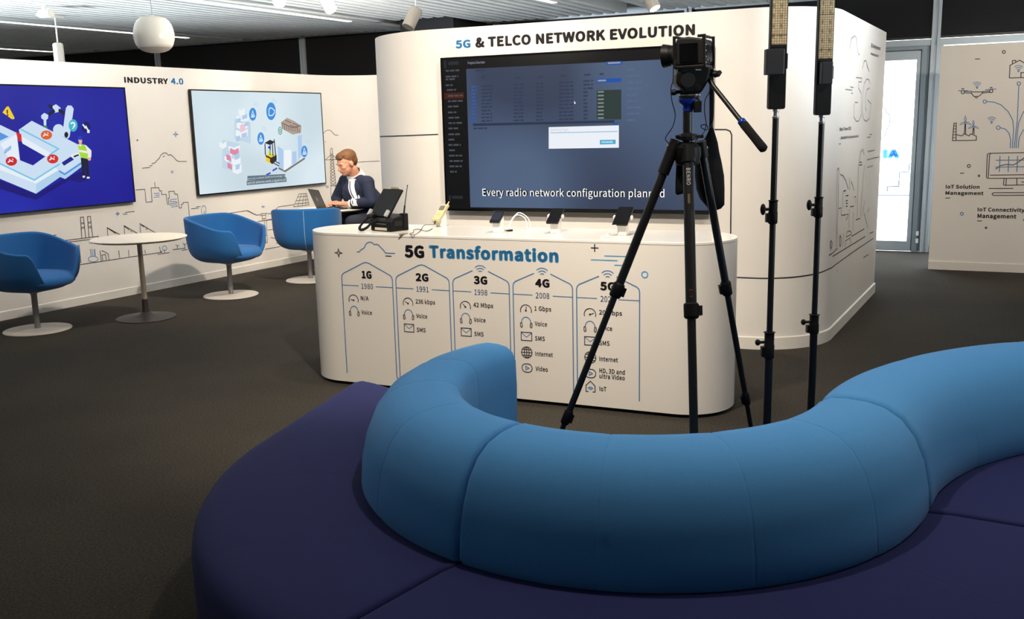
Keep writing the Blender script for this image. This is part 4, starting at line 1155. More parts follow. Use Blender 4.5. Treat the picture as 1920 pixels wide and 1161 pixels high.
# ------------------------------------------------------------------ tub chairs and small tables
def superel(a, b_, n, ph):
    return (abs(math.cos(ph) / a) ** n + abs(math.sin(ph) / b_) ** n) ** (-1 / n)
def smooth01(x):
    x = max(0.0, min(1.0, x)); return x * x * (3 - 2 * x)
def make_chair(label, group):
    root = thing('tub_chair', label, 'chair', (0, 0, 0), 0, group)
    N, MH = 72, 14
    prof = [(0.0, 0.12), (0.015, 0.44), (0.04, 0.62), (0.09, 0.76), (0.18, 0.88), (0.32, 0.955), (0.55, 0.99), (0.8, 1.0), (1.0, 1.01)]
    def fac(t):
        for (a, fa), (b_, fb) in zip(prof, prof[1:]):
            if t <= b_: return fa + (fb - fa) * (t - a) / (b_ - a)
        return prof[-1][1]
    def rim(ph):
        d = abs(math.degrees(ph))
        hi = 0.672 + 0.118 * smooth01((d - 48) / 85)
        return 0.415 + (hi - 0.415) * smooth01((d - 27) / 19)
    Z0, ZT = 0.335, 0.79
    def surf(ph, t, inset):
        zr = rim(ph)
        z = Z0 + (zr - Z0) * t
        f = fac((z - Z0) / (ZT - Z0))
        r_ = superel(0.345, 0.365, 2.7, ph) * f
        r_ = max(0.03, r_ - inset)
        zz_ = z + inset * 0.9 * (1 - smooth01((z - Z0) / 0.16))
        return (r_ * math.cos(ph), r_ * math.sin(ph), zz_)
    ts = [0, 0.03, 0.07, 0.13, 0.2, 0.3, 0.42, 0.55, 0.68, 0.8, 0.9, 0.96, 1.0]
    k = MB(); vs = []; fs = []
    rows = [(t, 0.0) for t in ts] + [(1.0, 'mid')] + [(t, 0.032) for t in ts[::-1]]
    for (t, ins) in rows:
        for i in range(N):
            ph = -PI + 2 * PI * i / N
            if ins == 'mid':
                a = surf(ph, 1.0, 0.0); b_ = surf(ph, 1.0, 0.032); vs.append(((a[0] + b_[0]) / 2, (a[1] + b_[1]) / 2, (a[2] + b_[2]) / 2 + 0.009))
            else: vs.append(surf(ph, t, ins))
    nr = len(rows)
    for j in range(nr - 1):
        for i in range(N):
            i2 = (i + 1) % N; fs.append((j * N + i, j * N + i2, (j + 1) * N + i2, (j + 1) * N + i))
    fs.append(tuple(range(N - 1, -1, -1))); fs.append(tuple((nr - 1) * N + i for i in range(N)))
    k.add(vs, fs); local(k.build('shell', CHAIRB, smooth=80, subsurf=1), root)
    k = MB(); vs = []; fs = []
    cp = [(0.3, 0.385), (0.93, 0.39), (0.99, 0.41), (1.0, 0.43), (0.97, 0.452), (0.88, 0.465), (0.6, 0.472), (0.05, 0.475)]
    for (f, z) in cp:
        for i in range(N):
            ph = 2 * PI * i / N; r_ = superel(0.300, 0.285, 2.8, ph) * f
            x = r_ * math.cos(ph) + 0.012
            vs.append((x, r_ * math.sin(ph), z + 0.015 - 0.03 * smooth01((x - 0.12) / 0.25)))
    for j in range(len(cp) - 1):
        for i in range(N):
            i2 = (i + 1) % N; fs.append((j * N + i, j * N + i2, (j + 1) * N + i2, (j + 1) * N + i))
    fs.append(tuple(range(N - 1, -1, -1))); fs.append(tuple((len(cp) - 1) * N + i for i in range(N)))
    k.add(vs, fs); local(k.build('seat_cushion', CHAIRB, smooth=70), root)
    k = MB(); k.lathe([(0.024, 0.014), (0.024, 0.30), (0.03, 0.315), (0.09, 0.33), (0.09, 0.345)], n=28); local(k.build('post', STEEL, smooth=40), root)
    k = MB(); k.lathe([(0.262, 0.0), (0.266, 0.004), (0.262, 0.011), (0.20, 0.016), (0.03, 0.02), (0.0001, 0.02)], n=64); local(k.build('base', PALE, smooth=40), root)
    k = MB(); pts = []
    for t in (0.06, 0.13, 0.25, 0.4, 0.55, 0.7, 0.85, 0.97):
        p = surf(PI, t, -0.0005); pts.append(p)
    k.tube(pts, 0.003, n=6); local(k.build('back_seam', mat('pale_piping', (150, 180, 205), 0.8), smooth=60), root)
    return root
GC = 'blue tub chairs at the small tables'
chair = make_chair('blue tub chair at far left, half in front of the blue screen wall', GC)
for i, (x, y, rz, lab) in enumerate([(-3.985, 7.90, -19, None), (-2.79, 9.415, -21, 'blue tub chair in the middle, right of the round white table'),
                                     (-2.175, 10.30, 96, 'blue tub chair seen from behind, in front of the seated man')]):
    o = chair if i == 0 else copy_tree(chair)
    o.location = (x, y, 0); o.rotation_euler = (0, 0, R(rz))
    if lab: o['label'] = lab
TT = mat('table_white_laminate', (236, 226, 208), 0.4)
def make_table(label, group):
    root = thing('side_table', label, 'table', (0, 0, 0), 0, group)
    k = MB(); k.lathe([(0.0001, 0.688), (0.365, 0.690), (0.396, 0.703), (0.402, 0.708), (0.400, 0.712), (0.0001, 0.712)], n=72); local(k.build('tabletop', TT, smooth=30), root)
    k = MB(); k.lathe([(0.023, 0.17), (0.021, 0.66), (0.06, 0.68), (0.10, 0.689)], n=28); local(k.build('stem', mat('champagne_metal', (196, 182, 160), 0.4, metal=0.5), smooth=40), root)
    k = MB(); k.lathe([(0.25, 0.0), (0.254, 0.005), (0.25, 0.010), (0.14, 0.020), (0.06, 0.032), (0.032, 0.055), (0.027, 0.09), (0.026, 0.17)], n=56); local(k.build('foot', mat('dark_bronze', (46, 42, 40), 0.5), smooth=40), root)
    return root
table = make_table('round white pedestal table between the two left blue chairs', 'round white pedestal tables')
table.location = (-3.235, 8.335, 0)
t2 = copy_tree(table); t2.location = (-2.03, 11.02, 0); t2['label'] = 'round white pedestal table carrying the laptop'
# stool under the seated man (hidden by the counter)
st = thing('stool', 'low round stool under the seated man', 'stool', (-1.44, 11.12, 0))
k = MB(); k.lathe([(0.0001, 0.40), (0.19, 0.40), (0.205, 0.42), (0.205, 0.45), (0.19, 0.475), (0.0001, 0.482)], (-1.44, 11.12, 0), 40); k.build('seat', BLACKF, st, smooth=40)
k = MB(); k.lathe([(0.2, 0.0), (0.2, 0.012), (0.03, 0.02), (0.025, 0.40), (0.0001, 0.40)], (-1.44, 11.12, 0), 40); k.build('pedestal', STEEL, st, smooth=40)

# ------------------------------------------------------------------ laptop
hN = Vector((0.86, 0.51, 0)).normalized()            # from the hinge towards the man
hU = Vector((-hN.y, hN.x, 0))
LZ = 0.714
hc = at(603, 391, 10.87); hc.z = LZ
GREYM = mat('space_grey_metal', (62, 60, 60), 0.45, metal=0.55)
lap = thing('laptop', 'dark grey open laptop on the small table in front of the man', 'laptop', hc)
def hp(u, n_, z): return hc + hU * u + hN * n_ + Vector((0, 0, z))
k = MB(); k.add([hp(u, n_, z) for z in (0.0, 0.012) for (u, n_) in ((-0.175, 0), (0.175, 0), (0.175, 0.245), (-0.175, 0.245))], [(3, 2, 1, 0), (4, 5, 6, 7), (0, 1, 5, 4), (1, 2, 6, 5), (2, 3, 7, 6), (3, 0, 4, 7)])
k.build('base', GREYM, lap, smooth=0, bevel=0.003)
k = MB()
for r_ in range(5):
    for c_ in range(13):
        u = -0.155 + c_ * 0.0258; n_ = 0.03 + r_ * 0.022
        k.add([hp(u + du, n_ + dn, z) for z in (0.012, 0.0138) for (du, dn) in ((-0.011, -0.009), (0.011, -0.009), (0.011, 0.009), (-0.011, 0.009))], [(4, 5, 6, 7), (0, 1, 5, 4), (1, 2, 6, 5), (2, 3, 7, 6), (3, 0, 4, 7)])
k.build('keyboard', BLACKP, lap, smooth=0)
lv = (Vector((0, 0, 1)) * math.cos(R(22)) - hN * math.sin(R(22)))   # lid direction
ln = lv.cross(hU).normalized()
if ln.dot(hN) > 0: ln = -ln                                          # points to the outside of the lid
def lp(u, v, d): return hc + Vector((0, 0, 0.012)) + hU * u + lv * v + ln * d
k = MB(); k.add([lp(u, v, d) for d in (-0.004, 0.003) for (u, v) in ((-0.175, 0.0), (0.175, 0.0), (0.175, 0.235), (-0.175, 0.235))], [(3, 2, 1, 0), (4, 5, 6, 7), (0, 1, 5, 4), (1, 2, 6, 5), (2, 3, 7, 6), (3, 0, 4, 7)])
lid = k.build('lid', GREYM, lap, smooth=0, bevel=0.0025)
k = MB(); k.add([lp(u, v, -0.0045) for (u, v) in ((-0.165, 0.01), (0.165, 0.01), (0.165, 0.225), (-0.165, 0.225))], [(0, 1, 2, 3)]); k.build('display', glow('laptop_display', (150, 170, 200), 0.5), lid, smooth=0, clean=False)
k = MB()
pts = [(0.022 * math.cos(R(a)) * (1 - 0.12 * math.cos(R(2 * a))), 0.118 + 0.024 * math.sin(R(a))) for a in range(0, 360, 20)]
k.add([lp(u, v, 0.0036) for (u, v) in pts], [tuple(range(len(pts)))])
k.add([lp(u, v, 0.0036) for (u, v) in ((0.0, 0.146), (0.006, 0.146), (0.012, 0.158), (0.004, 0.154))], [(0, 1, 2, 3)])
k.build('lid_emblem', mat('mirror_grey', (128, 126, 124), 0.25, metal=0.8), lid, smooth=0, clean=False)

# ------------------------------------------------------------------ seated man
def grow(name, caps, ells, voxel, M, parent=None, sm=6):
    """one continuous skin grown around tapered bones and ellipsoids"""
    k = MB()
    for c in caps:
        p0, p1, r0, r1 = c
        p0, p1 = Vector(p0), Vector(p1)
        n = 8
        pts = [p0.lerp(p1, i / n) for i in range(n + 1)]; rs = [r0 + (r1 - r0) * i / n for i in range(n + 1)]
        k.tube(pts, rs, n=18); k.ell(p0, (r0,) * 3, nu=18, nv=10); k.ell(p1, (r1,) * 3, nu=18, nv=10)
    for e in ells:
        k.ell(e[0], e[1], e[2] if len(e) > 2 else None, 22, 14)
    o = k.build(name + '_tmp', M, smooth=0, clean=False)
    md = o.modifiers.new('r', 'REMESH'); md.mode = 'VOXEL'; md.voxel_size = voxel
    if sm:
        ms = o.modifiers.new('s', 'SMOOTH'); ms.iterations = sm; ms.factor = 0.5
    dg = bpy.context.evaluated_depsgraph_get(); dg.update()
    me = bpy.data.meshes.new_from_object(o.evaluated_get(dg)); me.name = name
    me.polygons.foreach_set('use_smooth', [True] * len(me.polygons))
    bpy.data.objects.remove(o)
    me.materials.clear(); me.materials.append(M)
    r_ = bpy.data.objects.new(name, me); COL.objects.link(r_)
    if parent is not None: put(r_, parent)
    return r_
SKIN = mat('skin', (206, 146, 118), 0.55)
HAIR = mat('light_brown_hair', (102, 66, 34), 0.7, noise=0.35, nscale=120, bump=0.5, bscale=160)
NAVY = mat('navy_suit_wool', (24, 34, 58), 0.85, noise=0.1, nscale=200, bump=0.2, bscale=500)
SHIRT = mat('white_shirt_cotton', (232, 228, 224), 0.8)
JEANS = mat('dark_jeans', (34, 38, 52), 0.9)
Fd = Vector((-0.80, -0.60, 0)).normalized(); Ld = Vector((0.60, -0.80, 0)).normalized(); Up = Vector((0, 0, 1))
ls, rs_ = at(689, 343, 10.84), at(648, 340, 11.14)
le, lw, lh = at(697, 379, 10.76), at(652, 382, 10.83), at(634, 381, 10.89)
re, rw_, rh = at(631, 372, 11.16), at(633, 380, 11.01), at(621, 380, 10.95)
for q in (lw, rw_): q.z = max(q.z, 0.775)
for q in (lh, rh): q.z = 0.768
neck0 = (ls + rs_) / 2 + Up * 0.075 + Fd * 0.01
hcn = at(650, 306, 10.88)
pel = Vector((-1.44, 11.12, 0.60))
chest = (ls + rs_) / 2 - Up * 0.13 + Fd * 0.0
waist = pel.lerp(chest, 0.45)
lk, rk = Vector((-1.77, 10.74, 0.575)), Vector((-1.98, 11.12, 0.575))
lhip, rhip = pel + Ld * 0.10, pel - Ld * 0.10
lf, rf = Vector((-1.72, 10.78, 0.09)), Vector((-1.90, 11.2, 0.09))
# head frame
hf = Vector((-0.74, -0.58, -0.36)).normalized(); hl = Vector((0, 0, 1)).cross(hf).normalized(); hu = hf.cross(hl).normalized()
HM = Matrix((hf, hl, hu)).transposed()
def H(f, l, u): return hcn + hf * f + hl * l + hu * u
def hand(wrist, palm, left):
    d = (palm - wrist).normalized(); side = Up.cross(d).normalized()
    caps = [(wrist, palm - d * 0.01, 0.027, 0.030), (palm - d * 0.025 + side * 0.018, palm + d * 0.02 + side * 0.022, 0.017, 0.016), (palm - d * 0.025 - side * 0.018, palm + d * 0.02 - side * 0.022, 0.017, 0.016)]
    sg = 1 if left else -1     # thumb on the inner side
    for j, (off, ln_) in enumerate(((0.032, 0.060), (0.011, 0.070), (-0.011, 0.066), (-0.032, 0.050))):
        b0 = palm + d * 0.028 + side * off
        b1 = b0 + d * ln_ * 0.5 + Up * 0.008 + side * off * 0.15
        b2 = b1 + d * ln_ * 0.38 - Up * 0.016
        b3 = b2 + d * ln_ * 0.16 - Up * 0.018
        caps += [(b0, b1, 0.0105, 0.0098), (b1, b2, 0.0098, 0.0092), (b2, b3, 0.0092, 0.0082)]
    t0 = palm - d * 0.02 - side * sg * 0.024
    t1 = t0 + d * 0.028 - side * sg * 0.026 - Up * 0.006; t2_ = t1 + d * 0.034 - side * sg * 0.004 - Up * 0.012
    caps += [(t0, t1, 0.014, 0.012), (t1, t2_, 0.012, 0.0095)]
    return caps
caps = [(pel, waist, 0.13, 0.125), (waist, chest, 0.125, 0.14), (chest, neck0, 0.12, 0.07), (neck0 - Up * 0.03, H(-0.035, 0, -0.08), 0.066, 0.062),
        (ls - Up * 0.02, le, 0.05, 0.04), (rs_ - Up * 0.02, re, 0.05, 0.04), (le, lw, 0.04, 0.028), (re, rw_, 0.04, 0.028), (ls - Up * 0.03, rs_ - Up * 0.03, 0.06, 0.06),
        (lhip, lk, 0.08, 0.058), (rhip, rk, 0.08, 0.058), (lk, lf, 0.055, 0.04), (rk, rf, 0.055, 0.04)] + hand(lw, lh, True) + hand(rw_, rh, False)
ells = [(H(-0.012, 0, 0.035), (0.112, 0.088, 0.098), HM), (H(0.030, 0, -0.045), (0.078, 0.070, 0.078), HM), (H(0.030, 0, -0.004), (0.080, 0.076, 0.066), HM), (H(0.066, 0, -0.092), (0.036, 0.040, 0.030), HM), (H(0.085, 0, 0.022), (0.025, 0.062, 0.018), HM),
        (H(0.108, 0, -0.022), (0.020, 0.015, 0.034), HM), (H(0.120, 0, -0.036), (0.016, 0.017, 0.014), HM), (H(0.094, 0, -0.064), (0.018, 0.028, 0.014), HM), (H(0.068, 0.040, -0.022), (0.03, 0.03, 0.026), HM), (H(0.068, -0.040, -0.022), (0.03, 0.03, 0.026), HM),
        (H(-0.012, 0.088, -0.008), (0.024, 0.012, 0.036), HM), (H(-0.012, -0.088, -0.008), (0.024, 0.012, 0.036), HM)]
man = grow('person', caps, ells, 0.0055, SKIN, sm=7)
man.location = (0, 0, 0)
tag(man, 'seated man in a navy blazer and white shirt typing on a laptop', 'person')
# hair: short, swept to the front
hk = [(H(-0.030, 0, 0.058), (0.114, 0.094, 0.092), HM), (H(-0.070, 0, 0.012), (0.066, 0.084, 0.080), HM), (H(0.022, 0, 0.106), (0.070, 0.074, 0.036), HM), (H(0.072, 0.004, 0.088), (0.024, 0.062, 0.024), HM), (H(-0.02, 0.068, 0.03), (0.03, 0.026, 0.045), HM), (H(-0.02, -0.068, 0.03), (0.03, 0.026, 0.045), HM)]
grow('hair', [], hk, 0.007, HAIR, man, sm=3)
for sd in (1, -1):
    k = MB(); k.ell(H(0.099, 0.036 * sd, 0.027), (0.009, 0.021, 0.0042), HM, 12, 8)
    k.build('eyebrow', HAIR, man, smooth=80)
for sd in (1, -1):
    k = MB(); k.ell(H(0.089, 0.036 * sd, 0.004), (0.009, 0.014, 0.0042), HM, 12, 8)
    k.build('eye', mat('dark_lashes', (74, 52, 44), 0.6), man, smooth=80)
k = MB(); k.ell(H(0.108, 0, -0.068), (0.006, 0.025, 0.006), HM, 14, 8); k.build('lips', mat('lips', (178, 104, 92), 0.55), man, smooth=80)
# jacket with sleeves
jc = [(pel + Up * 0.02, waist, 0.165, 0.160), (waist, chest, 0.160, 0.172), (chest, neck0 - Up * 0.045, 0.158, 0.092), (ls - Ld * 0.03, neck0 - Up * 0.042, 0.072, 0.072), (rs_ + Ld * 0.03, neck0 - Up * 0.042, 0.072, 0.072), (ls, rs_, 0.082, 0.082), (ls + Up * 0.0, le, 0.078, 0.066), (rs_, re, 0.078, 0.064), (le, le.lerp(lw, 0.80), 0.066, 0.046), (re, re.lerp(rw_, 0.85), 0.064, 0.046),
      (ls.lerp(rs_, 0.25) - Up * 0.06, pel + Ld * 0.08 + Fd * 0.02, 0.11, 0.12), (ls.lerp(rs_, 0.75) - Up * 0.06, pel - Ld * 0.08 + Fd * 0.02, 0.11, 0.12)]
jacket = grow('jacket', jc, [], 0.009, NAVY, man, sm=5)
# shirt front seen between the lapels, collar and cuffs
def front(t, side, d):     # t: 0 at the collar, 1 at the waist
    c = neck0.lerp(pel + Up * 0.06, t)
    return c
dg = bpy.context.evaluated_depsgraph_get(); dg.update()
from mathutils.bvhtree import BVHTree
bv = BVHTree.FromPolygons([v.co.copy() for v in jacket.data.vertices], [tuple(p.vertices) for p in jacket.data.polygons])
Sd = Vector((-0.50, -0.866, 0)).normalized(); Sl = Vector((0.866, -0.5, 0))
def on_jacket(side, z, lift):
    base = neck0.lerp(pel, max(0.0, min(1.0, (neck0.z - z) / (neck0.z - pel.z))))
    o = Vector((base.x, base.y, z)) + Sl * side + Sd * 0.6
    h = bv.ray_cast(o, -Sd)
    p = h[0] if h[0] is not None else Vector((base.x, base.y, z)) + Sd * 0.13
    return p + Sd * lift
zt, zb_ = neck0.z - 0.045, 0.755
def strip(name, M, lw0, rw0, lift, z0, z1, n=14):
    k = MB(); vs = []; cols = 7
    for i in range(n + 1):
        t = i / n; z = z0 + (z1 - z0) * t
        for j in range(cols):
            s_ = lw0(t) + (rw0(t) - lw0(t)) * j / (cols - 1); vs.append(on_jacket(s_, z, lift))
    nb = len(vs); vs += [v - Sd * (lift + 0.012) for v in vs]
    fs = []
    for i in range(n):
        for j in range(cols - 1):
            a = i * cols + j; fs.append((a, a + 1, a + cols + 1, a + cols)); fs.append((nb + a + cols, nb + a + cols + 1, nb + a + 1, nb + a))
    for i in range(n): 
        a = i * cols; fs.append((a, a + cols, nb + a + cols, nb + a)); b2 = i * cols + cols - 1; fs.append((b2 + cols, b2, nb + b2, nb + b2 + cols))
    k.add(vs, fs); return k.build(name, M, man, smooth=60)
strip('shirt', SHIRT, lambda t: -0.050 + 0.016 * t, lambda t: 0.060 - 0.034 * t, 0.006, zt + 0.01, zb_)
strip('shirt_placket', mat('slate_tie', (74, 78, 100), 0.8), lambda t: -0.028 + 0.008 * t, lambda t: -0.016 + 0.008 * t, 0.009, zt - 0.01, zb_ + 0.02)
lap_l = lambda t: 0.054 - 0.032 * t
strip('lapel', NAVY, lap_l, lambda t: lap_l(t) + 0.055 * math.sin(PI * min(1, 0.15 + t)) + 0.004, 0.012, zt, zb_ + 0.08)
strip('lapel', NAVY, lambda t: -0.046 + 0.012 * t - 0.055 * math.sin(PI * min(1, 0.15 + t)) - 0.004, lambda t: -0.046 + 0.012 * t, 0.012, zt, zb_ + 0.08)
k = MB()
nd = (H(-0.035, 0, -0.08) - neck0).normalized()
k.tube([neck0 - nd * 0.035, neck0 + nd * 0.01, neck0 + nd * 0.055], [0.106, 0.097, 0.083], n=24, caps=False)
k.tube([neck0 - nd * 0.035, neck0 + nd * 0.01, neck0 + nd * 0.055], [0.101, 0.092, 0.078], n=24, caps=False)
k.build('shirt_collar', SHIRT, man, smooth=60)
for (a, b_) in ((le, lw), (re, rw_)):
    k = MB(); k.tube([a.lerp(b_, 0.80), a.lerp(b_, 0.93)], [0.042, 0.040], n=20); k.build('shirt_cuff', SHIRT, man, smooth=50)
grow('trousers', [(pel, waist.lerp(pel, 0.6), 0.145, 0.145), (lhip, lk, 0.095, 0.078), (rhip, rk, 0.095, 0.078), (lk, lf + Up * 0.03, 0.076, 0.058), (rk, rf + Up * 0.03, 0.076, 0.058), (lhip, rhip, 0.12, 0.12)], [], 0.010, JEANS, man, sm=4)
for f_ in (lf, rf):
    k = MB(); k.ell(f_ + Fd * 0.06 - Up * 0.045, (0.14, 0.05, 0.045), Matrix((Fd, Ld, Up)).transposed(), 20, 10); k.build('shoe', BLACKG, man, smooth=80)

# ------------------------------------------------------------------ things on the counter
def frame(ang):
    """horizontal axes: right, away, up for something turned by ang degrees"""
    a = R(ang); return Vector((math.cos(a), math.sin(a), 0)), Vector((-math.sin(a), math.cos(a), 0)), Vector((0, 0, 1))
def obox(mb, o, ax, u0, u1, v0, v1, w0, w1):
    U, V, Wd = ax
    vs = [o + U * u + V * v + Wd * w for w in (w0, w1) for (u, v) in ((u0, v0), (u1, v0), (u1, v1), (u0, v1))]
    mb.add(vs, [(3, 2, 1, 0), (4, 5, 6, 7), (0, 1, 5, 4), (1, 2, 6, 5), (2, 3, 7, 6), (3, 0, 4, 7)])
def oprism(mb, o, ax, poly, w0, w1):
    """polygon in (u, v) extruded along w"""
    U, V, Wd = ax; n = len(poly)
    vs = [o + U * u + V * v + Wd * w for w in (w0, w1) for (u, v) in poly]
    mb.add(vs, [tuple(range(n - 1, -1, -1)), tuple(range(n, 2 * n))] + [(i, (i + 1) % n, n + (i + 1) % n, n + i) for i in range(n)])
def rrect(u0, u1, v0, v1, r, n=5):
    out = []
    for (cu, cv, a0) in ((u1 - r, v0 + r, -90), (u1 - r, v1 - r, 0), (u0 + r, v1 - r, 90), (u0 + r, v0 + r, 180)):
        for i in range(n + 1): out.append((cu + r * math.cos(R(a0 + 90 * i / n)), cv + r * math.sin(R(a0 + 90 * i / n))))
    return out
# the old portable radio telephone
RU, RV, RW = frame(-42)
ro = atz(695, 432.5, CH)
radio = thing('portable_radio_telephone', 'black portable radio telephone with upright clipboard lid, aerial and coiled handset', 'telephone', ro)
k = MB(); oprism(k, ro, (RV, RW, RU), [(0.0, 0.0), (0.14, 0.0), (0.14, 0.096), (0.132, 0.100), (0.03, 0.083), (0.0, 0.064)], 0.0, 0.19); k.build('body', BLACKP, radio, smooth=0, bevel=0.008, bseg=3)
k = MB(); obox(k, ro, (RU, RV, RW), 0.045, 0.155, -0.003, 0.004, 0.008, 0.024); k.build('front_label', mat('cream_label', (206, 198, 180), 0.6), radio, smooth=0)
k = MB(); obox(k, ro, (RU, RV, RW), 0.06, 0.15, -0.002, 0.004, 0.045, 0.049); k.build('front_slot', STEEL, radio, smooth=0)
k = MB(); obox(k, ro, (RU, RV, RW), 0.186, 0.193, 0.03, 0.095, 0.035, 0.065); k.build('side_vent', BLACKM, radio, smooth=0, bevel=0.002)
k = MB(); obox(k, ro, (RU, RV, RW), 0.15, 0.196, 0.108, 0.146, 0.0, 0.106); k.build('battery', BLACKP, radio, smooth=0, bevel=0.006)
LT = R(38)
lidax = (RU, (RW * math.cos(LT) + RV * math.sin(LT)), (RV * math.cos(LT) - RW * math.sin(LT)))
lo = ro + RV * 0.035 + RW * 0.088 - RU * 0.045
k = MB(); obox(k, lo, lidax, 0.0, 0.180, 0.0, 0.205, -0.004, 0.012); lid_o = k.build('lid', BLACKP, radio, smooth=0, bevel=0.003)
k = MB(); obox(k, lo, lidax, 0.075, 0.135, 0.202, 0.217, -0.008, 0.016); k.build('clip', mat('brass_grey', (130, 124, 96), 0.4, metal=0.5), lid_o, smooth=0, bevel=0.003)
for u in (0.0, 0.162): 
    k = MB(); obox(k, lo, lidax, u - 0.006, u + 0.014, -0.006, 0.04, -0.022, -0.004); k.build('hinge', mat('light_grey_metal', (188, 186, 186), 0.4, metal=0.3), lid_o, smooth=0, bevel=0.002)
ao = at(756.5, 402, ro.y + 0.02); at_ = at(764, 348, ro.y + 0.02)
k = MB(); k.tube([ao - Vector((0, 0, 0.02)), ao + (at_ - ao) * 0.3, ao + (at_ - ao) * 0.32, at_], [0.006, 0.005, 0.0028, 0.0022], n=10); k.ell(at_, (0.004,) * 3, nu=10, nv=8); k.build('antenna', BLACKP, radio, smooth=60)
hx = (RU, RV, RW)
k = MB(); oprism(k, ro + RU * -0.03, (RV, RW, RU), [(0.005, 0.078), (0.15, 0.094), (0.15, 0.117), (0.13, 0.115), (0.11, 0.106), (0.05, 0.098), (0.03, 0.106), (0.0, 0.103), (-0.01, 0.085)], 0.0, 0.052); hs = k.build('handset', BLACKP, radio, smooth=0, bevel=0.007, bseg=3)
k = MB(); k.lathe([(0.02, 0), (0.022, 0.006), (0.018, 0.012)], ro + RU * -0.004 + RV * 0.018 + RW * 0.064, 20); k.build('mouthpiece', BLACKM, hs, smooth=40)
loop = [ro + RU * u + RV * v + RW * w for (u, v, w) in ((-0.01, -0.005, 0.085), (-0.035, -0.02, 0.06), (-0.055, -0.035, 0.03), (-0.045, -0.05, 0.012), (-0.01, -0.055, 0.011), (0.02, -0.045, 0.025), (0.035, -0.03, 0.045), (0.045, -0.012, 0.06), (0.05, 0.004, 0.066))]
def catmull(P, n=10):
    out = []
    for i in range(len(P) - 1):
        p0 = P[max(i - 1, 0)]; p1 = P[i]; p2 = P[i + 1]; p3 = P[min(i + 2, len(P) - 1)]
        for j in range(n):
            t = j / n
            out.append(0.5 * ((2 * p1) + (p2 - p0) * t + (2 * p0 - 5 * p1 + 4 * p2 - p3) * t * t + (3 * p1 - p0 - 3 * p2 + p3) * t ** 3))
    out.append(P[-1]); return out
lc = catmull(loop, 14); coil = []
for i, p in enumerate(lc):
    for j in range(6):
        f_ = i + j / 6
        if i == len(lc) - 1: break
        q = p.lerp(lc[i + 1], j / 6); t = (lc[i + 1] - p).normalized()
        a = t.cross(Vector((0.3, 0.2, 0.93))).normalized(); b_ = t.cross(a)
        ang = f_ * 2.1
        coil.append(q + (a * math.cos(ang) + b_ * math.sin(ang)) * 0.0065)
k = MB(); k.tube(coil, 0.0026, n=6); k.build('coiled_cord', BLACKP, radio, smooth=80)
k = MB(); k.tube(lc, 0.005, n=8); k.build('cord_core', BLACKM, radio, smooth=80)

# white display posts with phones
def display_post(px_, py_, hgt, label):
    o = atz(px_, py_, CH); a = frame(A_CNT)
    root = thing('phone_stand', label, 'stand', o, 0.0, 'white phone stands on the counter')
    k = MB(); oprism(k, o, (a[1], a[2], a[0]), [(-0.024, 0.0), (0.030, 0.0), (0.030, hgt + 0.022), (-0.024, hgt - 0.008)], -0.027, 0.027); k.build('post', WHITEP, root, smooth=0, bevel=0.004)
    tl = 33
    sx = (a[0], a[1] * math.cos(R(tl)) + a[2] * math.sin(R(tl)), a[2] * math.cos(R(tl)) - a[1] * math.sin(R(tl)))
    po = o + a[1] * 0.003 + a[2] * (hgt + 0.008)
    k = MB(); obox(k, po, sx, -0.024, 0.024, -0.036, 0.036, 0.0, 0.007); k.build('cradle', WHITEP, root, smooth=0, bevel=0.002)
    return root, po, sx
PHB = mat('phone_black_glass', (8, 8, 10), 0.22, spec=0.2)
def phone(po, sx, w, h, t, label, screen, ears=False, stand=None, v0=-0.055):
    root = thing('smartphone', label, 'phone', po, 0.0, 'phones shown on the counter')
    k = MB(); oprism(k, po, sx, rrect(-w / 2, w / 2, v0, v0 + h, 0.008), 0.0075, 0.0075 + t); k.build('case', mat('phone_dark_frame', (40, 40, 44), 0.3, metal=0.5), root, smooth=0, bevel=0.0015)
    k = MB(); oprism(k, po, sx, rrect(-w / 2 + 0.002, w / 2 - 0.002, v0 + 0.002, v0 + h - 0.002, 0.007), 0.0070 + t, 0.0083 + t); k.build('front_glass', PHB, root, smooth=0)
    k = MB(); m0 = 0.004 if screen[1] else 0.016; obox(k, po, sx, -w / 2 + 0.004, w / 2 - 0.004, v0 + m0, v0 + h - m0, 0.0082 + t, 0.0086 + t); k.build('display', screen[0], root, smooth=0)
    if ears:
        for sd in (-1, 1):
            k = MB(); obox(k, po, sx, sd * (w / 2 + 0.006) - 0.006, sd * (w / 2 + 0.006) + 0.006, -0.008, 0.014, -0.002, 0.016); k.build('grip', WHITEP, stand, smooth=0, bevel=0.003)
        k = MB(); obox(k, po, sx, -w / 2 - 0.008, w / 2 + 0.008, -0.006, 0.010, -0.001, 0.005); k.build('grip_bar', WHITEP, stand, smooth=0, bevel=0.002)
    return root
s1, p1, x1 = display_post(827, 424.5, 0.055, 'white phone stand holding the beige brick phone')
s2, p2_, x2 = display_post(934, 436, 0.078, 'white phone stand beside the white cable arch, left of it')
s3, p3_, x3 = display_post(1042, 437, 0.082, 'white phone stand beside the white cable arch, right of it')
s4, p4_, x4 = display_post(1168, 441, 0.085, 'white phone stand with the widest phone, nearest the tripod')
phone(p2_, x2, 0.066, 0.112, 0.010, 'small dark smartphone with a dim blue screen, first black phone from left', (glow('phone_blue_display', (38, 52, 84), 0.5), False), v0=-0.06)
phone(p3_, x3, 0.076, 0.140, 0.009, 'black smartphone gripped by white clips, above the cable arch', (PHB, True), True, s3, v0=-0.07)
phone(p4_, x4, 0.090, 0.165, 0.009, 'widest black smartphone gripped by white clips next to the tripod leg', (PHB, True), True, s4, v0=-0.075)
BEIGE = mat('beige_old_plastic', (188, 180, 138), 0.5)
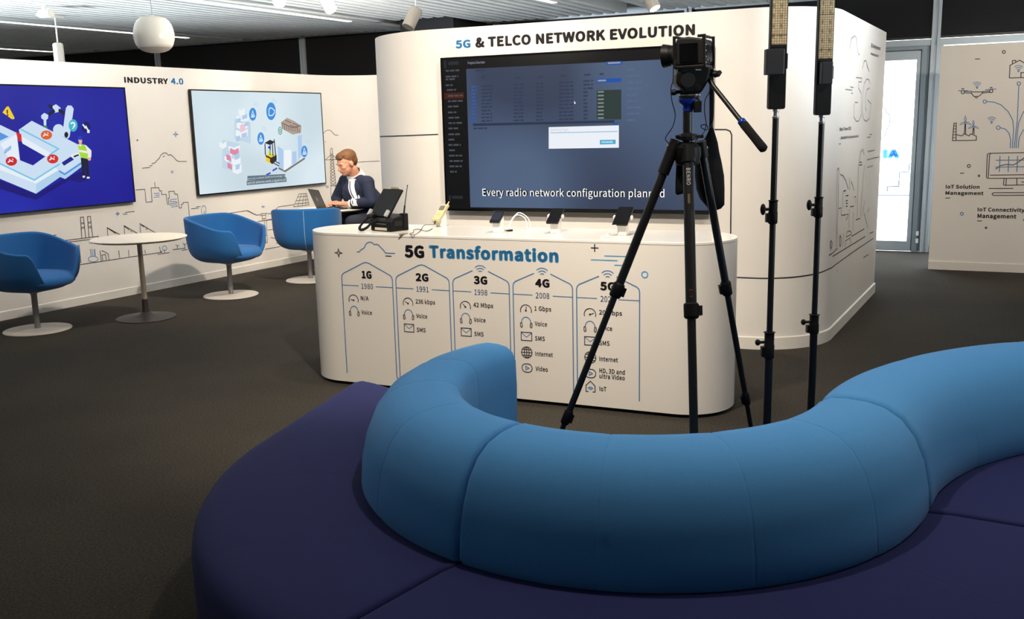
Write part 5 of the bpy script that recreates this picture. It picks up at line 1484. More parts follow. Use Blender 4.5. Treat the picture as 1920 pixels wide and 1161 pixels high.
old = thing('brick_phone', 'old beige mobile phone on a white stand with a black lead', 'phone', p1)
k = MB(); oprism(k, p1, (x1[1], x1[2], x1[0]), [(-0.075, 0.008), (0.095, 0.008), (0.10, 0.022), (0.06, 0.036), (-0.02, 0.030), (-0.07, 0.036), (-0.082, 0.024)], -0.026, 0.026); k.build('body', BEIGE, old, smooth=0, bevel=0.004, bseg=3)
k = MB(); oprism(k, p1, x1, rrect(-0.018, 0.018, 0.025, 0.068, 0.006), 0.0335, 0.0362); k.build('display', mat('grey_lcd', (104, 100, 96), 0.25), old, smooth=0)
k = MB()
for r_ in range(4):
    for c_ in range(3): obox(k, p1, x1, -0.017 + c_ * 0.0125, -0.008 + c_ * 0.0125, -0.045 + r_ * 0.013, -0.036 + r_ * 0.013, 0.028, 0.0345)
k.build('keypad', mat('cream_keys', (216, 208, 160), 0.5), old, smooth=0, bevel=0.001)
k = MB(); k.tube([p1 + x1[1] * 0.085 + x1[0] * 0.014 + x1[2] * 0.022, p1 + x1[1] * 0.125 + x1[0] * 0.014 + x1[2] * 0.022], [0.005, 0.004], n=10); k.build('antenna', BEIGE, old, smooth=50)
pl0 = p1 - x1[1] * 0.078 + x1[2] * 0.024
cz = CH + 0.0035
cab = [pl0, pl0 - x1[1] * 0.018 - Vector((0, 0, 0.01))] + [atz(x, y, cz) for (x, y) in ((796, 425), (787, 434), (776, 440.5), (768, 438), (775, 436), (776, 431), (786, 430), (800, 433.5), (811, 428.5))]
cab[2].z = CH + 0.012
k = MB(); k.tube(catmull(cab, 8), 0.0022, n=8); lead = k.build('phone_lead', mat('grey_lead', (92, 88, 82), 0.5), smooth=80); tag(lead, 'thin dark lead curling over the counter from the beige phone', 'cable')
k = MB(); k.tube([cab[0], cab[0].lerp(cab[1], 0.9)], [0.006, 0.004], n=10); k.build('plug_sleeve', BLACKP, lead, smooth=60)
e0, e1 = atz(748, 439.5, CH + 0.006), atz(765, 437.5, CH + 0.006)
k = MB(); k.tube([e0, e0.lerp(e1, 0.1), e0.lerp(e1, 0.6), e1], [0.003, 0.006, 0.006, 0.002], n=10); pen = k.build('charging_plug', mat('olive_grey_plastic', (150, 142, 112), 0.5), smooth=60); tag(pen, 'small beige charging plug lying on the counter beside the radio telephone', 'plug')
# white cables
def arch(pts, name, label, r=0.0032, cat='cable', group=None, M=WHITEP):
    k = MB(); k.tube(catmull(pts, 8), r, n=8); o = k.build(name, M, smooth=80); return tag(o, label, cat, group)
yc = atz(973, 431, CH).y
for off, (xa, xb, yt, lab) in enumerate(((954, 990, 403.0, 'inner white cable of the arch standing between two phones'), (953, 996, 399.0, 'outer white cable of the arch standing between two phones'))):
    y_ = yc + 0.006 * off
    g0 = at(xa, 428, y_); g1 = at(xb, 428, y_)
    base = [Vector((g0.x, y_, CH + 0.0045)), at(xa + 3, 419, y_), at(xa + 10, 407, y_), at((xa + xb) / 2 - 1, yt, y_), at(xb - 8, 407, y_), at(xb - 2, 418, y_), Vector((g1.x, y_, CH + 0.0045)), Vector((g1.x + 0.05, y_ + 0.05, CH + 0.0045))]
    arch(base, 'white_cable', lab)
c0 = atz(953, 432.5, CH + 0.006); c1 = atz(961, 432, CH + 0.006)
k = MB(); k.tube([c0 - Vector((0.02, -0.004, 0)), c0, c1], [0.002, 0.006, 0.006], n=8); ob = k.build('cable_connector', BLACKP, smooth=50); tag(ob, 'small black cable connector lying at the foot of the white arch', 'connector')
q4 = p4_
arch([q4 + x4[1] * -0.045 + x4[0] * -0.01 - Vector((0, 0, 0.012)), at(1148, 424, q4.y - 0.06), atz(1140, 437, CH + 0.004), atz(1126, 443, CH + 0.004), atz(1135, 444.5, CH + 0.004), atz(1160, 443, CH + 0.004)], 'white_cable', 'white cable trailing from the widest phone over the counter')

# ------------------------------------------------------------------ video tripod with fluid head
YT = 3.55
def T(x, y, dy=0.0): return at(x, y, YT + dy)
PXM = YT / FOC
TRI = mat('tripod_black', (10, 10, 11), 0.42)
BLUE = mat('anodised_blue', (30, 66, 170), 0.3, metal=0.6)
apex = T(1290, 285)
tri = thing('tripod', 'tall black video tripod with blue-ringed fluid head and pan handle', 'tripod', (apex.x, apex.y, 0))
legs = [('left', T(1262, 278), at(1058, 795, 3.47), [(1152, 545), (1065, 783)], 0.0165, 0.0125), ('front', T(1290, 290, -0.03), at(1301, 808, 3.22), [(1297, 583)], 0.0200, 0.0155), ('right', T(1316, 280, 0.02), at(1407, 795, 3.74), [(1355, 540), (1403, 748)], 0.0150, 0.0118)]
for nm, top, low, cl, r0, r1 in legs:
    d_ = (low - top); foot = top + d_ * ((top.z - 0.012) / (top.z - low.z)); L = (foot - top).length; dn = d_.normalized()
    def along(px_, py_):
        best = min((abs((_R @ (np.array(top + dn * (L * i / 400)) - np.array([0, 0, EYE])))[1] / (_R @ (np.array(top + dn * (L * i / 400)) - np.array([0, 0, EYE])))[2] * FOC + 580.5 - py_), i) for i in range(401))
        return L * best[1] / 400
    cuts = [along(*c_) for c_ in cl]
    if len(cuts) < 2: cuts.append(L * 0.80)
    c_a, c_b = cuts
    rr = [(0, r0), (c_a, r0), (c_a + 0.0, r1), (c_b, r1), (c_b, r1 * 0.8), (L - 0.03, r1 * 0.8)]
    k = MB(); k.tube([top, top + dn * c_a], r0, n=16); lg = k.build('leg', TRI, tri, smooth=40)
    k = MB(); k.tube([top + dn * (c_a - 0.05), top + dn * c_b], r1, n=16); k.build('middle_section', TRI, lg, smooth=40)
    k = MB(); k.tube([top + dn * (c_b - 0.05), top + dn * (L - 0.02)], r1 * 0.8, n=14); k.build('lower_section', TRI, lg, smooth=40)
    k = MB(); k.tube([top + dn * (L - 0.03), top + dn * (L - 0.008)], [r1 * 0.8, r1 * 1.1], n=14); k.ell(foot - dn * 0.012 , (r1 * 1.1, r1 * 1.1, 0.012), nu=14, nv=8); k.build('rubber_foot', BLACKP, lg, smooth=50)
    side = dn.cross(Vector((0, 1, 0))).normalized(); fr = side.cross(dn)
    for ci, cpos in enumerate((c_a, c_b)):
        rad = r0 if ci == 0 else r1
        k = MB(); k.tube([top + dn * (cpos - 0.028), top + dn * (cpos - 0.022), top + dn * (cpos + 0.022), top + dn * (cpos + 0.028)], [rad * 1.15, rad * 1.4, rad * 1.35, rad * 1.05], n=16)
        sg = -1 if nm == 'right' else 1
        o_ = top + dn * cpos
        obox(k, o_, (side * sg, dn, fr), rad * 0.9, rad * 1.9, -0.018, 0.016, -0.010, 0.010)
        k.build('leg_clamp', BLACKP, lg, smooth=40)
    # hinge at the top of the leg
    k = MB(); k.tube([top - dn * 0.03, top + dn * (0.10 if nm == 'left' else 0.03)], [r0 * 1.35, r0 * 1.3], n=16); k.build('leg_hinge', BLACKP, tri, smooth=40)
    k = MB(); k.tube([top - side * r0 * 1.5, top + side * r0 * 1.5], 0.006, n=10); k.build('hinge_bolt', STEEL, tri, smooth=40)
# lettering on the front leg
nm, top, low, cl, r0, r1 = legs[1]
SLeg = at(1288, 317, 3.5)
dn = (low - top).normalized()
toCam = (Vector((0, 0, EYE)) - top).normalized(); sideL = dn.cross(toCam).normalized(); fr = sideL.cross(dn).normalized()
if fr.dot(toCam) < 0: fr = -fr
def leg_letter(s_, y0, y1, w, M, name, off=0.0, bold=0.02):
    f0 = (top + dn * 0.0); 
    def rowpos(yy):
        lo, hi = 0.0, 2.0
        for _ in range(40):
            mid = (lo + hi) / 2; c_ = _R @ (np.array(top + dn * mid) - np.array([0, 0, EYE]))
            if c_[1] / c_[2] * FOC + 580.5 < yy: lo = mid
            else: hi = mid
        return lo
    t0, t1 = rowpos(y0), rowpos(y1)
    v, f = text_mesh(s_, 0, 1.05); x0 = min(q[0] for q in v); x1_ = max(q[0] for q in v); ch = capheight()
    right = (sideL if sideL.x > 0 else -sideL)
    k = MB()
    for dx, dy in ((0, 0), (bold, 0), (-bold, 0), (0, bold), (0, -bold)):
        vs = []
        for q in v:
            u = ((q[1] + dy) / ch - 0.5) * w + off               # across the tube
            a_ = math.asin(max(-0.95, min(0.95, u / (r0 + 0.0006))))
            p = top + dn * (t0 + (q[0] + dx - x0) / (x1_ - x0) * (t1 - t0)) + (right * math.sin(a_) + fr * math.cos(a_)) * (r0 + 0.0009)
            vs.append(p)
        k.add(vs, f)
    return k.build(name, M, tri, smooth=0, clean=False)
leg_letter('BENRO', 318, 349, 0.0135, mat('silver_print', (196, 194, 188), 0.4), 'leg_lettering')
k = MB()
a0_ = [top + dn * t_ + fr * (r0 + 0.0008) for t_ in (0.150, 0.185)]
sR = sideL if sideL.x > 0 else -sideL
k.add([a0_[0] - sR * 0.004, a0_[0] + sR * 0.004, a0_[1] + sR * 0.004, a0_[1] - sR * 0.004], [(0, 1, 2, 3)]); k.build('leg_label', mat('bronze_label', (112, 92, 70), 0.4), tri, smooth=0, clean=False)
leg_letter('T-1', 560, 543, 0.011, mat('red_print', (128, 56, 40), 0.5), 'leg_lettering', 0.0, 0.012)
# centre column, spider, collar
colb, colt = T(1289, 300), T(1289, 203)
k = MB(); k.tube([T(1289, 330), colt], 0.0175, n=20); k.build('centre_column', TRI, tri, smooth=40)
zc_ = lambda y: T(1289, y).z
cx_, cy_ = T(1289, 270).x, YT
k = MB(); k.lathe([(0.02, zc_(312)), (0.042, zc_(308)), (0.050, zc_(292)), (0.048, zc_(276)), (0.030, zc_(268)), (0.020, zc_(266))], (cx_, cy_, 0), 24); k.build('spider', BLACKP, tri, smooth=35)
k = MB(); k.lathe([(0.018, zc_(264)), (0.034, zc_(262)), (0.036, zc_(256)), (0.034, zc_(251)), (0.019, zc_(249))], (cx_, cy_, 0), 10); k.build('column_collar', BLACKM, tri, smooth=0)
k = MB(); obox(k, Vector((cx_, cy_, zc_(256))), (Vector((1, 0, 0)), Vector((0, 1, 0)), Vector((0, 0, 1))), 0.03, 0.058, -0.01, 0.01, -0.007, 0.005); obox(k, Vector((cx_, cy_, zc_(256))), (Vector((1, 0, 0)), Vector((0, 1, 0)), Vector((0, 0, 1))), -0.044, -0.03, -0.01, 0.01, -0.008, 0.006); k.build('collar_wing', BLACKP, tri, smooth=0, bevel=0.003)
k = MB(); k.lathe([(0.0165, zc_(210)), (0.020, zc_(208)), (0.020, zc_(199)), (0.034, zc_(192)), (0.036, zc_(186)), (0.030, zc_(184)), (0.028, zc_(183))], (cx_, cy_, 0), 28); k.build('bowl_ring', BLUE, tri, smooth=40)
k = MB(); k.lathe([(0.028, zc_(186)), (0.037, zc_(184)), (0.037, zc_(179.5))], (cx_ + 0.004, cy_, 0), 28); k.build('black_ring', BLACKP, tri, smooth=40)
k = MB(); k.lathe([(0.0375, zc_(179.8)), (0.0385, zc_(179.2)), (0.0385, zc_(178)), (0.0375, zc_(177.6))], (cx_ + 0.006, cy_, 0), 28); k.build('silver_ring', mat('silver', (214, 212, 206), 0.25, metal=0.9), tri, smooth=40)
k = MB(); k.lathe([(0.037, zc_(177.8)), (0.037, zc_(169)), (0.030, zc_(166))], (cx_ + 0.006, cy_, 0), 28); k.build('pan_base', BLACKP, tri, smooth=40)
k = MB(); o_ = T(1306, 196, -0.02); k.ell(o_, (0.016, 0.016, 0.024), nu=16, nv=10); obox(k, o_, (Vector((1, 0, 0)), Vector((0, 1, 0)), Vector((0, 0, 1))), -0.01, 0.016, -0.016, 0.01, -0.028, 0.012); k.build('bowl_knob', BLACKP, tri, smooth=40, bevel=0.002)
k = MB(); k.tube([T(1276, 172), T(1268, 173), T(1266, 173), T(1258, 174)], [0.005, 0.007, 0.011, 0.010], n=12); k.build('drag_knob', BLACKP, tri, smooth=40)
# tilt housing: a rounded fluid drum between two cheeks
HX = Vector((1, 0, 0)); HY = Vector((0, 1, 0)); HZ = Vector((0, 0, 1))
hh = T(1296, 148)
k = MB(); oprism(k, hh, (HX, HZ, HY), [(p[0] * PXM, -p[1] * PXM) for p in ((-30, -8), (-31, 8), (-25, 14), (-18, 20), (-16, 26), (15, 26), (20, 18), (26, 8), (31, -10), (30, -24), (-22, -24), (-26, -16))], -0.04, 0.04); k.build('fluid_head', BLACKP, tri, smooth=0, bevel=0.008, bseg=3)
k = MB(); k.tube([T(1290, 150, -0.052), T(1290, 150, 0.05)], 0.026, n=28); k.build('tilt_drum', BLACKM, tri, smooth=40)
k = MB(); obox(k, T(1300, 127), (HX, HY, HZ), -0.058, 0.05, -0.03, 0.03, -0.008, 0.010); k.build('camera_plate', BLACKM, tri, smooth=0, bevel=0.003)
k = MB(); obox(k, T(1309, 131, -0.035), (HX, HY, HZ), -0.010, 0.010, -0.006, 0.004, -0.0018, 0.0018); k.build('level_window', mat('pale_level', (190, 190, 170), 0.3), tri, smooth=0)
k = MB(); k.tube([T(1325, 140, -0.02), T(1336, 139, -0.03), T(1340, 139, -0.03), T(1347, 138, -0.03), T(1352, 134, -0.03)], [0.006, 0.007, 0.013, 0.011, 0.006], n=12); k.build('tilt_knob', BLACKP, tri, smooth=50)
hd = [T(1328, 142, -0.02), T(1331, 150, -0.03), T(1338, 162, -0.05), T(1391, 229, -0.16)]
k = MB(); k.tube(hd, [0.010, 0.010, 0.0088, 0.0088], n=14); ph = k.build('pan_handle', TRI, tri, smooth=50)
g0, g1 = T(1389, 226, -0.157), T(1434, 282, -0.245)
k = MB(); k.tube([g0, g0.lerp(g1, 0.02), g0.lerp(g1, 0.10), g0.lerp(g1, 0.12)], [0.012, 0.0145, 0.0145, 0.012], n=18); k.build('grip_ring', BLUE, ph, smooth=40)
k = MB(); k.tube([g0.lerp(g1, t_) for t_ in (0.11, 0.14, 0.5, 0.88, 0.96, 1.0)], [0.013, 0.0155, 0.0150, 0.0158, 0.0150, 0.008], n=18); k.build('foam_grip', BLACKF, ph, smooth=50)

# ------------------------------------------------------------------ camera on the head
cam_o = T(1301, 118)
vc = thing('video_camera', 'black camera with lens pointing left, mounted on the tall tripod', 'camera', cam_o)
fwd = Vector((-0.86, 0.42, -0.02)).normalized(); cl_ = Vector((0, 0, 1)).cross(fwd).normalized(); cu = fwd.cross(cl_)
# body seen from its left rear
bc = T(1301, 99)
k = MB(); oprism(k, bc, (fwd, cu, cl_), [(-0.052, -0.045), (0.050, -0.045), (0.052, 0.030), (0.048, 0.045), (0.030, 0.052), (-0.010, 0.050), (-0.03, 0.046), (-0.052, 0.042)], -0.058, 0.058); k.build('camera_body', mat('camera_black', (9, 9, 10), 0.55), vc, smooth=0, bevel=0.006, bseg=3)
k = MB(); obox(k, bc, (fwd, cl_, cu), -0.056, -0.050, -0.045, 0.040, -0.034, 0.026); k.build('rear_display', BLACKG, vc, smooth=0, bevel=0.003)
k = MB(); obox(k, bc, (fwd, cl_, cu), -0.03, 0.035, 0.056, 0.066, -0.036, 0.030); k.build('side_display', BLACKG, vc, smooth=0, bevel=0.002)
k = MB()
for (f_, u_) in ((-0.046, 0.055), (0.048, 0.055)): obox(k, bc, (fwd, cl_, cu), f_ - 0.005, f_ + 0.005, -0.066, 0.066, u_ - 0.006, u_ + 0.002)
for f_ in (-0.060, 0.048): 
    for l_ in (-0.066, 0.060): obox(k, bc, (fwd, cl_, cu), f_, f_ + 0.010, l_, l_ + 0.008, -0.055, 0.057)
obox(k, bc, (fwd, cl_, cu), -0.06, 0.058, -0.066, 0.068, -0.056, -0.047)
k.build('cage', BLACKM, vc, smooth=0, bevel=0.0015)
k = MB()
for i in range(5): 
    o_ = bc - fwd * 0.0605 + cl_ * 0.064 + cu * (-0.04 + i * 0.02); k.tube([o_, o_ - fwd * 0.0015], 0.0022, n=8)
k.build('cage_screw', STEEL, vc, smooth=40)
k = MB()
for (f_, l_) in ((0.03, -0.03), (-0.03, -0.035), (-0.03, 0.03)): 
    o_ = bc + fwd * f_ + cl_ * l_ + cu * 0.05; k.tube([o_, o_ + cu * 0.009], 0.009, n=14)
k.build('dial', BLACKM, vc, smooth=40)
l0 = bc + fwd * 0.050 + cu * -0.004
k = MB(); k.tube([l0 + fwd * d_ for d_ in (0, 0.008, 0.0081, 0.026, 0.0261, 0.036, 0.0361, 0.050, 0.062)], [0.033, 0.033, 0.036, 0.036, 0.034, 0.034, 0.037, 0.040, 0.042], n=36); lens = k.build('lens', BLACKP, vc, smooth=25)
k = MB(); k.tube([l0 + fwd * 0.012, l0 + fwd * 0.022], 0.0368, n=36, caps=False); k.build('focus_ring', mat('ribbed_rubber', (26, 24, 22), 0.8), lens, smooth=40)
k = MB(); k.tube([l0 + fwd * 0.0622, l0 + fwd * 0.0626], 0.036, n=30); k.build('front_element', mat('lens_glass', (24, 22, 34), 0.03, coat=1.0), lens, smooth=40)
def wire(name, pts, label, r=0.0017):
    k = MB(); k.tube(catmull(pts, 8), r, n=7); o = k.build(name, BLACKP, smooth=80); return tag(o, label, 'cable')
wire('camera_cable', [T(1268, 112, -0.05), T(1263, 128, -0.055), T(1262, 150, -0.055), T(1258, 167, -0.05), T(1260, 190, -0.04), T(1266, 215, -0.04), T(1261, 238, -0.04), T(1248, 258, -0.03), T(1252, 267, -0.03), T(1257, 270, -0.03)], 'thin black cable hanging left of the tripod column from the camera')
wire('camera_cable', [T(1328, 120, -0.03), T(1333, 150, 0.02), T(1330, 172, 0.02), T(1322, 188, 0.02), T(1321, 210, 0.02), T(1324, 232, 0.02), T(1320, 248, 0.0), T(1310, 258, -0.03), T(1303, 266, -0.04)], 'thin black cable hanging right of the tripod column from the camera')
wire('camera_cable', [T(1338, 110, 0.0), T(1337, 150, 0.01), T(1338, 190, 0.01), T(1336, 230, 0.01), T(1326, 243, 0.0), T(1316, 240, 0.0), T(1315, 235, 0.0), T(1324, 234, 0.0), T(1328, 240, 0.0)], 'black cable looping above the hanging bag')
# hanging bag with strap
bag = thing('camera_bag', 'black cloth bag hanging from a strap beside the tripod', 'bag', T(1330, 395, 0.10))
k = MB(); vs = []; fs = []
secs = [(234, 1333, 3), (242, 1334, 8), (254, 1333, 17), (268, 1331, 29), (285, 1328, 40), (305, 1328, 49), (330, 1330, 54), (355, 1332, 52), (372, 1335, 46), (384, 1340, 36), (391, 1340, 24), (395, 1338, 8)]
for (yy, xx, w) in secs:
    c_ = T(xx, yy, 0.135)
    for i in range(24):
        a = 2 * PI * i / 24; rx = w / 2 * PXM * 1.02; ry = min(0.05, w / 2 * PXM * 0.9)
        vs.append(c_ + Vector((rx * math.copysign(abs(math.cos(a)) ** 0.8, math.cos(a)), ry * math.copysign(abs(math.sin(a)) ** 0.8, math.sin(a)), 0)))
for j in range(len(secs) - 1):
    for i in range(24): fs.append((j * 24 + i, j * 24 + (i + 1) % 24, (j + 1) * 24 + (i + 1) % 24, (j + 1) * 24 + i))
fs += [tuple(range(23, -1, -1)), tuple((len(secs) - 1) * 24 + i for i in range(24))]
k.add(vs, fs); k.build('bag_body', BLACKF, bag, smooth=80)
k = MB()
for dx in (-2.2, 2.2): 
    a_, b_ = T(1334 + dx, 130, 0.03), T(1333.5 + dx * 0.6, 240, 0.135)
    oo = (b_ - a_).normalized(); k.add([a_ - HX * 0.0035, a_ + HX * 0.0035, b_ + HX * 0.0035, b_ - HX * 0.0035, a_ - HX * 0.0035 + HY * 0.002, a_ + HX * 0.0035 + HY * 0.002, b_ + HX * 0.0035 + HY * 0.002, b_ - HX * 0.0035 + HY * 0.002], [(0, 1, 2, 3), (7, 6, 5, 4), (0, 4, 5, 1), (1, 5, 6, 2), (2, 6, 7, 3), (3, 7, 4, 0)])
k.build('bag_strap', BLACKF, bag, smooth=0)
# cloth sleeve hanging left of the front leg
sv = thing('cloth_sleeve', 'narrow black cloth sleeve hanging between the left and front tripod legs', 'pouch', T(1275, 364, 0.03))
k = MB(); k.tube([T(1276, 286, 0.03), T(1276, 300, 0.03), T(1275, 340, 0.03), T(1274.5, 362, 0.03), T(1275, 364, 0.03)], [0.010, 0.0155, 0.017, 0.0165, 0.012], n=16); k.build('sleeve_body', BLACKF, sv, smooth=50)
k = MB(); k.tube([T(1282, 358, 0.01), T(1283, 367, 0.01)], 0.004, n=8); k.build('sleeve_toggle', BLACKP, sv, smooth=50)

# ------------------------------------------------------------------ light stands with LED panels
def ledmat():
    M = bpy.data.materials.new('led_grid'); M.use_nodes = True
    nt = M.node_tree; b_ = nt.nodes['Principled BSDF']; b_.inputs['Roughness'].default_value = 0.35
    tc = nt.nodes.new('ShaderNodeTexCoord')
    br = nt.nodes.new('ShaderNodeTexBrick'); br.offset = 0.0; br.inputs['Scale'].default_value = 1.0
    br.inputs['Brick Width'].default_value = 0.0085; br.inputs['Row Height'].default_value = 0.0085; br.inputs['Mortar Size'].default_value = 0.0014
    br.inputs['Color1'].default_value = (*lin((206, 176, 120)), 1); br.inputs['Color2'].default_value = (*lin((222, 204, 164)), 1); br.inputs['Mortar'].default_value = (*lin((140, 124, 100)), 1)
    mp = nt.nodes.new('ShaderNodeMapping'); mp.inputs['Rotation'].default_value = (R(90), 0, 0)
    nt.links.new(tc.outputs['Object'], mp.inputs['Vector']); nt.links.new(mp.outputs['Vector'], br.inputs['Vector'])
    ck = nt.nodes.new('ShaderNodeTexBrick'); ck.offset = 0.0; ck.inputs['Scale'].default_value = 1.0; ck.inputs['Brick Width'].default_value = 0.028; ck.inputs['Row Height'].default_value = 0.034; ck.inputs['Mortar Size'].default_value = 0.0105
    ck.inputs['Color1'].default_value = (0.45, 0.38, 0.36, 1); ck.inputs['Color2'].default_value = (0.45, 0.38, 0.36, 1); ck.inputs['Mortar'].default_value = (1, 1, 1, 1)
    nt.links.new(mp.outputs['Vector'], ck.inputs['Vector'])
    mx = nt.nodes.new('ShaderNodeMixRGB'); mx.blend_type = 'MULTIPLY'; mx.inputs['Fac'].default_value = 0.75
    nt.links.new(br.outputs['Color'], mx.inputs['Color1']); nt.links.new(ck.outputs['Color'], mx.inputs['Color2']); nt.links.new(mx.outputs['Color'], b_.inputs['Base Color'])
    return M
LEDG = ledmat()
def light_stand(Y, xtop, ytop, label, collars, panel, plabel, legang):
    s0 = Y / FOC
    p = at(xtop, ytop, Y); bx, by = p.x, p.y
    root = thing('light_stand', label, 'stand', (bx, by, 0), 0.0, 'black light stands')
    def zz_(y):  # height of the pole at photo row y
        lo, hi = -1.0, 4.0
        for _ in range(50):
            m_ = (lo + hi) / 2; c_ = _R @ np.array([bx, by, m_ - EYE])
            if c_[1] / c_[2] * FOC + 580.5 > y: lo = m_
            else: hi = m_
        return lo
    (ca, cb), (cc_, cd) = collars
    k = MB(); k.tube([(bx, by, zz_(cc_)), (bx, by, zz_(ytop) - 0.003)], 0.0112, n=16); k.build('upper_tube', BLACKM, root, smooth=40)
    k = MB(); k.tube([(bx, by, 0.30), (bx, by, zz_(cd))], 0.0150, n=16); k.build('lower_tube', BLACKM, root, smooth=40)
    k = MB(); k.tube([(bx, by, 0.05), (bx, by, 0.34)], 0.0165, n=16); k.build('foot_tube', BLACKP, root, smooth=40)
    for (ya, yb, r_) in ((ca, cb, 0.0168), (cc_, cd, 0.0195)):
        z1, z0 = zz_(ya), zz_(yb); zm_ = (z0 + z1) / 2
        k = MB(); k.lathe([(r_ * 0.8, z0), (r_, z0 + 0.004), (r_, zm_), (r_ * 0.92, zm_ + 0.002), (r_ * 0.92, z1 - 0.006), (r_ * 1.15, z1 - 0.002), (r_ * 0.8, z1)], (bx, by, 0), 20)
        obox(k, Vector((bx, by, zm_)), (HX, HY, HZ), -r_ * 1.55, -r_ * 0.7, -0.012, 0.010, -(z1 - z0) * 0.42, -(z1 - z0) * 0.05)
        col = k.build('collar', BLACKP, root, smooth=40)
        k = MB(); zk_ = zm_ + (z1 - z0) * 0.12
        k.tube([(bx - r_ * 0.9, by - 0.004, zk_), (bx - r_ * 1.9, by - 0.006, zk_)], 0.0055, n=10); k.ell((bx - r_ * 2.3, by - 0.007, zk_), (0.010, 0.012, 0.021 if ya == ca else 0.012), nu=14, nv=10); k.build('clamp_knob', BLACKP, col, smooth=60)
    k = MB(); k.lathe([(0.0112, zz_(ytop) - 0.003), (0.0125, zz_(ytop) - 0.001), (0.0125, zz_(ytop) + 0.004), (0.0085, zz_(ytop) + 0.006), (0.0085, zz_(ytop) + 0.020), (0.0112, zz_(ytop) + 0.022), (0.0112, zz_(ytop) + 0.030)], (bx, by, 0), 18)
    sp = k.build('spigot', STEEL, root, smooth=35)
    for a in legang:
        d_ = Vector((math.cos(R(a)), math.sin(R(a)), 0))
        k = MB(); k.tube([Vector((bx, by, 0.30)) + d_ * 0.018, Vector((bx, by, 0.012)) + d_ * 0.27, Vector((bx, by, 0.010)) + d_ * 0.29], 0.0085, n=10); lg = k.build('leg', BLACKM, root, smooth=50)
        k = MB(); k.tube([Vector((bx, by, 0.10)) + d_ * 0.016, Vector((bx, by, 0.135)) + d_ * 0.165], 0.005, n=8); k.build('brace', BLACKM, root, smooth=50)
        k = MB(); k.ell(Vector((bx, by, 0.0115)) + d_ * 0.29, (0.0125, 0.0125, 0.0115), nu=12, nv=8); k.build('rubber_foot', BLACKP, lg, smooth=60)
    # LED panel standing on the spigot
    zb0 = zz_(ytop) + 0.030; yled, ybat0, ybat1, pw = panel
    pan = thing('led_panel_light', plabel, 'lamp', (bx, by, zb0), 0.0, 'unlit LED light panels')
    zl = zz_(yled); o_ = Vector((bx, by, 0))
    k = MB(); oprism(k, o_, (HX, HZ, HY), rrect(-pw / 2, pw / 2, zb0, zl + 0.62, 0.008), -0.014, 0.016); bd = k.build('housing', BLACKP, pan, smooth=0, bevel=0.003)
    k = MB(); obox(k, o_, (HX, HY, HZ), -pw / 2 + 0.0035, pw / 2 - 0.0035, -0.0155, -0.0138, zl, zl + 0.612); k.build('led_array', LEDG, pan, smooth=0)
    for j in range(5):
        zq = zl + 0.035 + j * 0.128
        k = MB(); obox(k, o_, (HX, HY, HZ), -pw / 2 + 0.003, pw / 2 - 0.003, -0.0162, -0.0137, zq, zq + 0.0018); k.build('array_joint', BLACKM, pan, smooth=0)
    k = MB(); obox(k, o_, (HX, HY, HZ), -pw / 2 + 0.003, pw / 2 - 0.003, -0.0165, -0.0136, zl - 0.004, zl + 0.004)
    k.build('array_clip', BLACKM, pan, smooth=0)
    z1, z0 = zz_(ybat0), zz_(ybat1)
    off = panel_off[0] if xtop < 1500 else panel_off[1]
    k = MB(); obox(k, o_, (HX, HY, HZ), off[0], off[1], -0.050, -0.014, z0, z1); k.build('battery', mat('battery_grey', (26, 27, 29), 0.5), pan, smooth=0, bevel=0.003)
    k = MB(); obox(k, o_, (HX, HY, HZ), off[1] - 0.002, pw / 2 - 0.001, -0.030, -0.013, z0 + 0.02, z1 - 0.015); k.build('battery_latch', BLACKP, pan, smooth=0, bevel=0.002)
    return root
panel_off = ((-0.052, 0.012), (-0.022, 0.020))
light_stand(3.5, 1454.5, 221, 'left black light stand carrying an unlit LED panel, next to the tripod', ((375, 420), (622, 672)), (86, 93, 141, 0.060), 'unlit LED panel light on the left stand, box at its left edge', (60, 180, 300))
light_stand(3.75, 1540.5, 231, 'right black light stand carrying an unlit LED panel', ((369, 408), (589, 626)), (112, 117, 159, 0.060), 'unlit LED panel light on the right stand', (30, 150, 270))

# ------------------------------------------------------------------ ceiling things
pc_ = at(288.5, 65, 8.0)
pen = thing('pendant_lamp', 'round cream pendant lamp with flattened top hanging from a thin cord', 'lamp', pc_)
CREAM = mat('cream_glass', (226, 214, 196), 0.3, coat=0.3)
k = MB(); k.lathe([(0.010, 0.124), (0.04, 0.130), (0.078, 0.135), (0.100, 0.129), (0.124, 0.108), (0.143, 0.074), (0.155, 0.030), (0.159, -0.005), (0.155, -0.042), (0.142, -0.080), (0.127, -0.103)], pc_, 56); k.build('shade', CREAM, pen, smooth=60)
k = MB(); k.lathe([(0.127, -0.103), (0.104, -0.122), (0.075, -0.134), (0.04, -0.141), (0.0001, -0.143)], pc_, 56); k.build('diffuser', mat('frosted_diffuser', (178, 164, 144), 0.5), pen, smooth=60)
k = MB(); k.lathe([(0.0001, 0.120), (0.012, 0.122), (0.012, 0.145), (0.004, 0.150)], pc_, 20); k.build('cap', WHITEP, pen, smooth=40)
k = MB(); k.tube([pc_ + HZ * 0.14, Vector((pc_.x - 0.012, pc_.y, CZ + 0.05))], 0.003, n=8); k.build('cord', mat('grey_cord', (150, 148, 140), 0.6), pen, smooth=60)
k = MB(); k.lathe([(0.05, 0), (0.05, 0.02), (0.0001, 0.022)], (pc_.x - 0.012, pc_.y, CZ - 0.022), 24); k.build('canopy', WHITEP, pen, smooth=40)
LENS = glow('spot_lens', (255, 246, 224), 1.6)
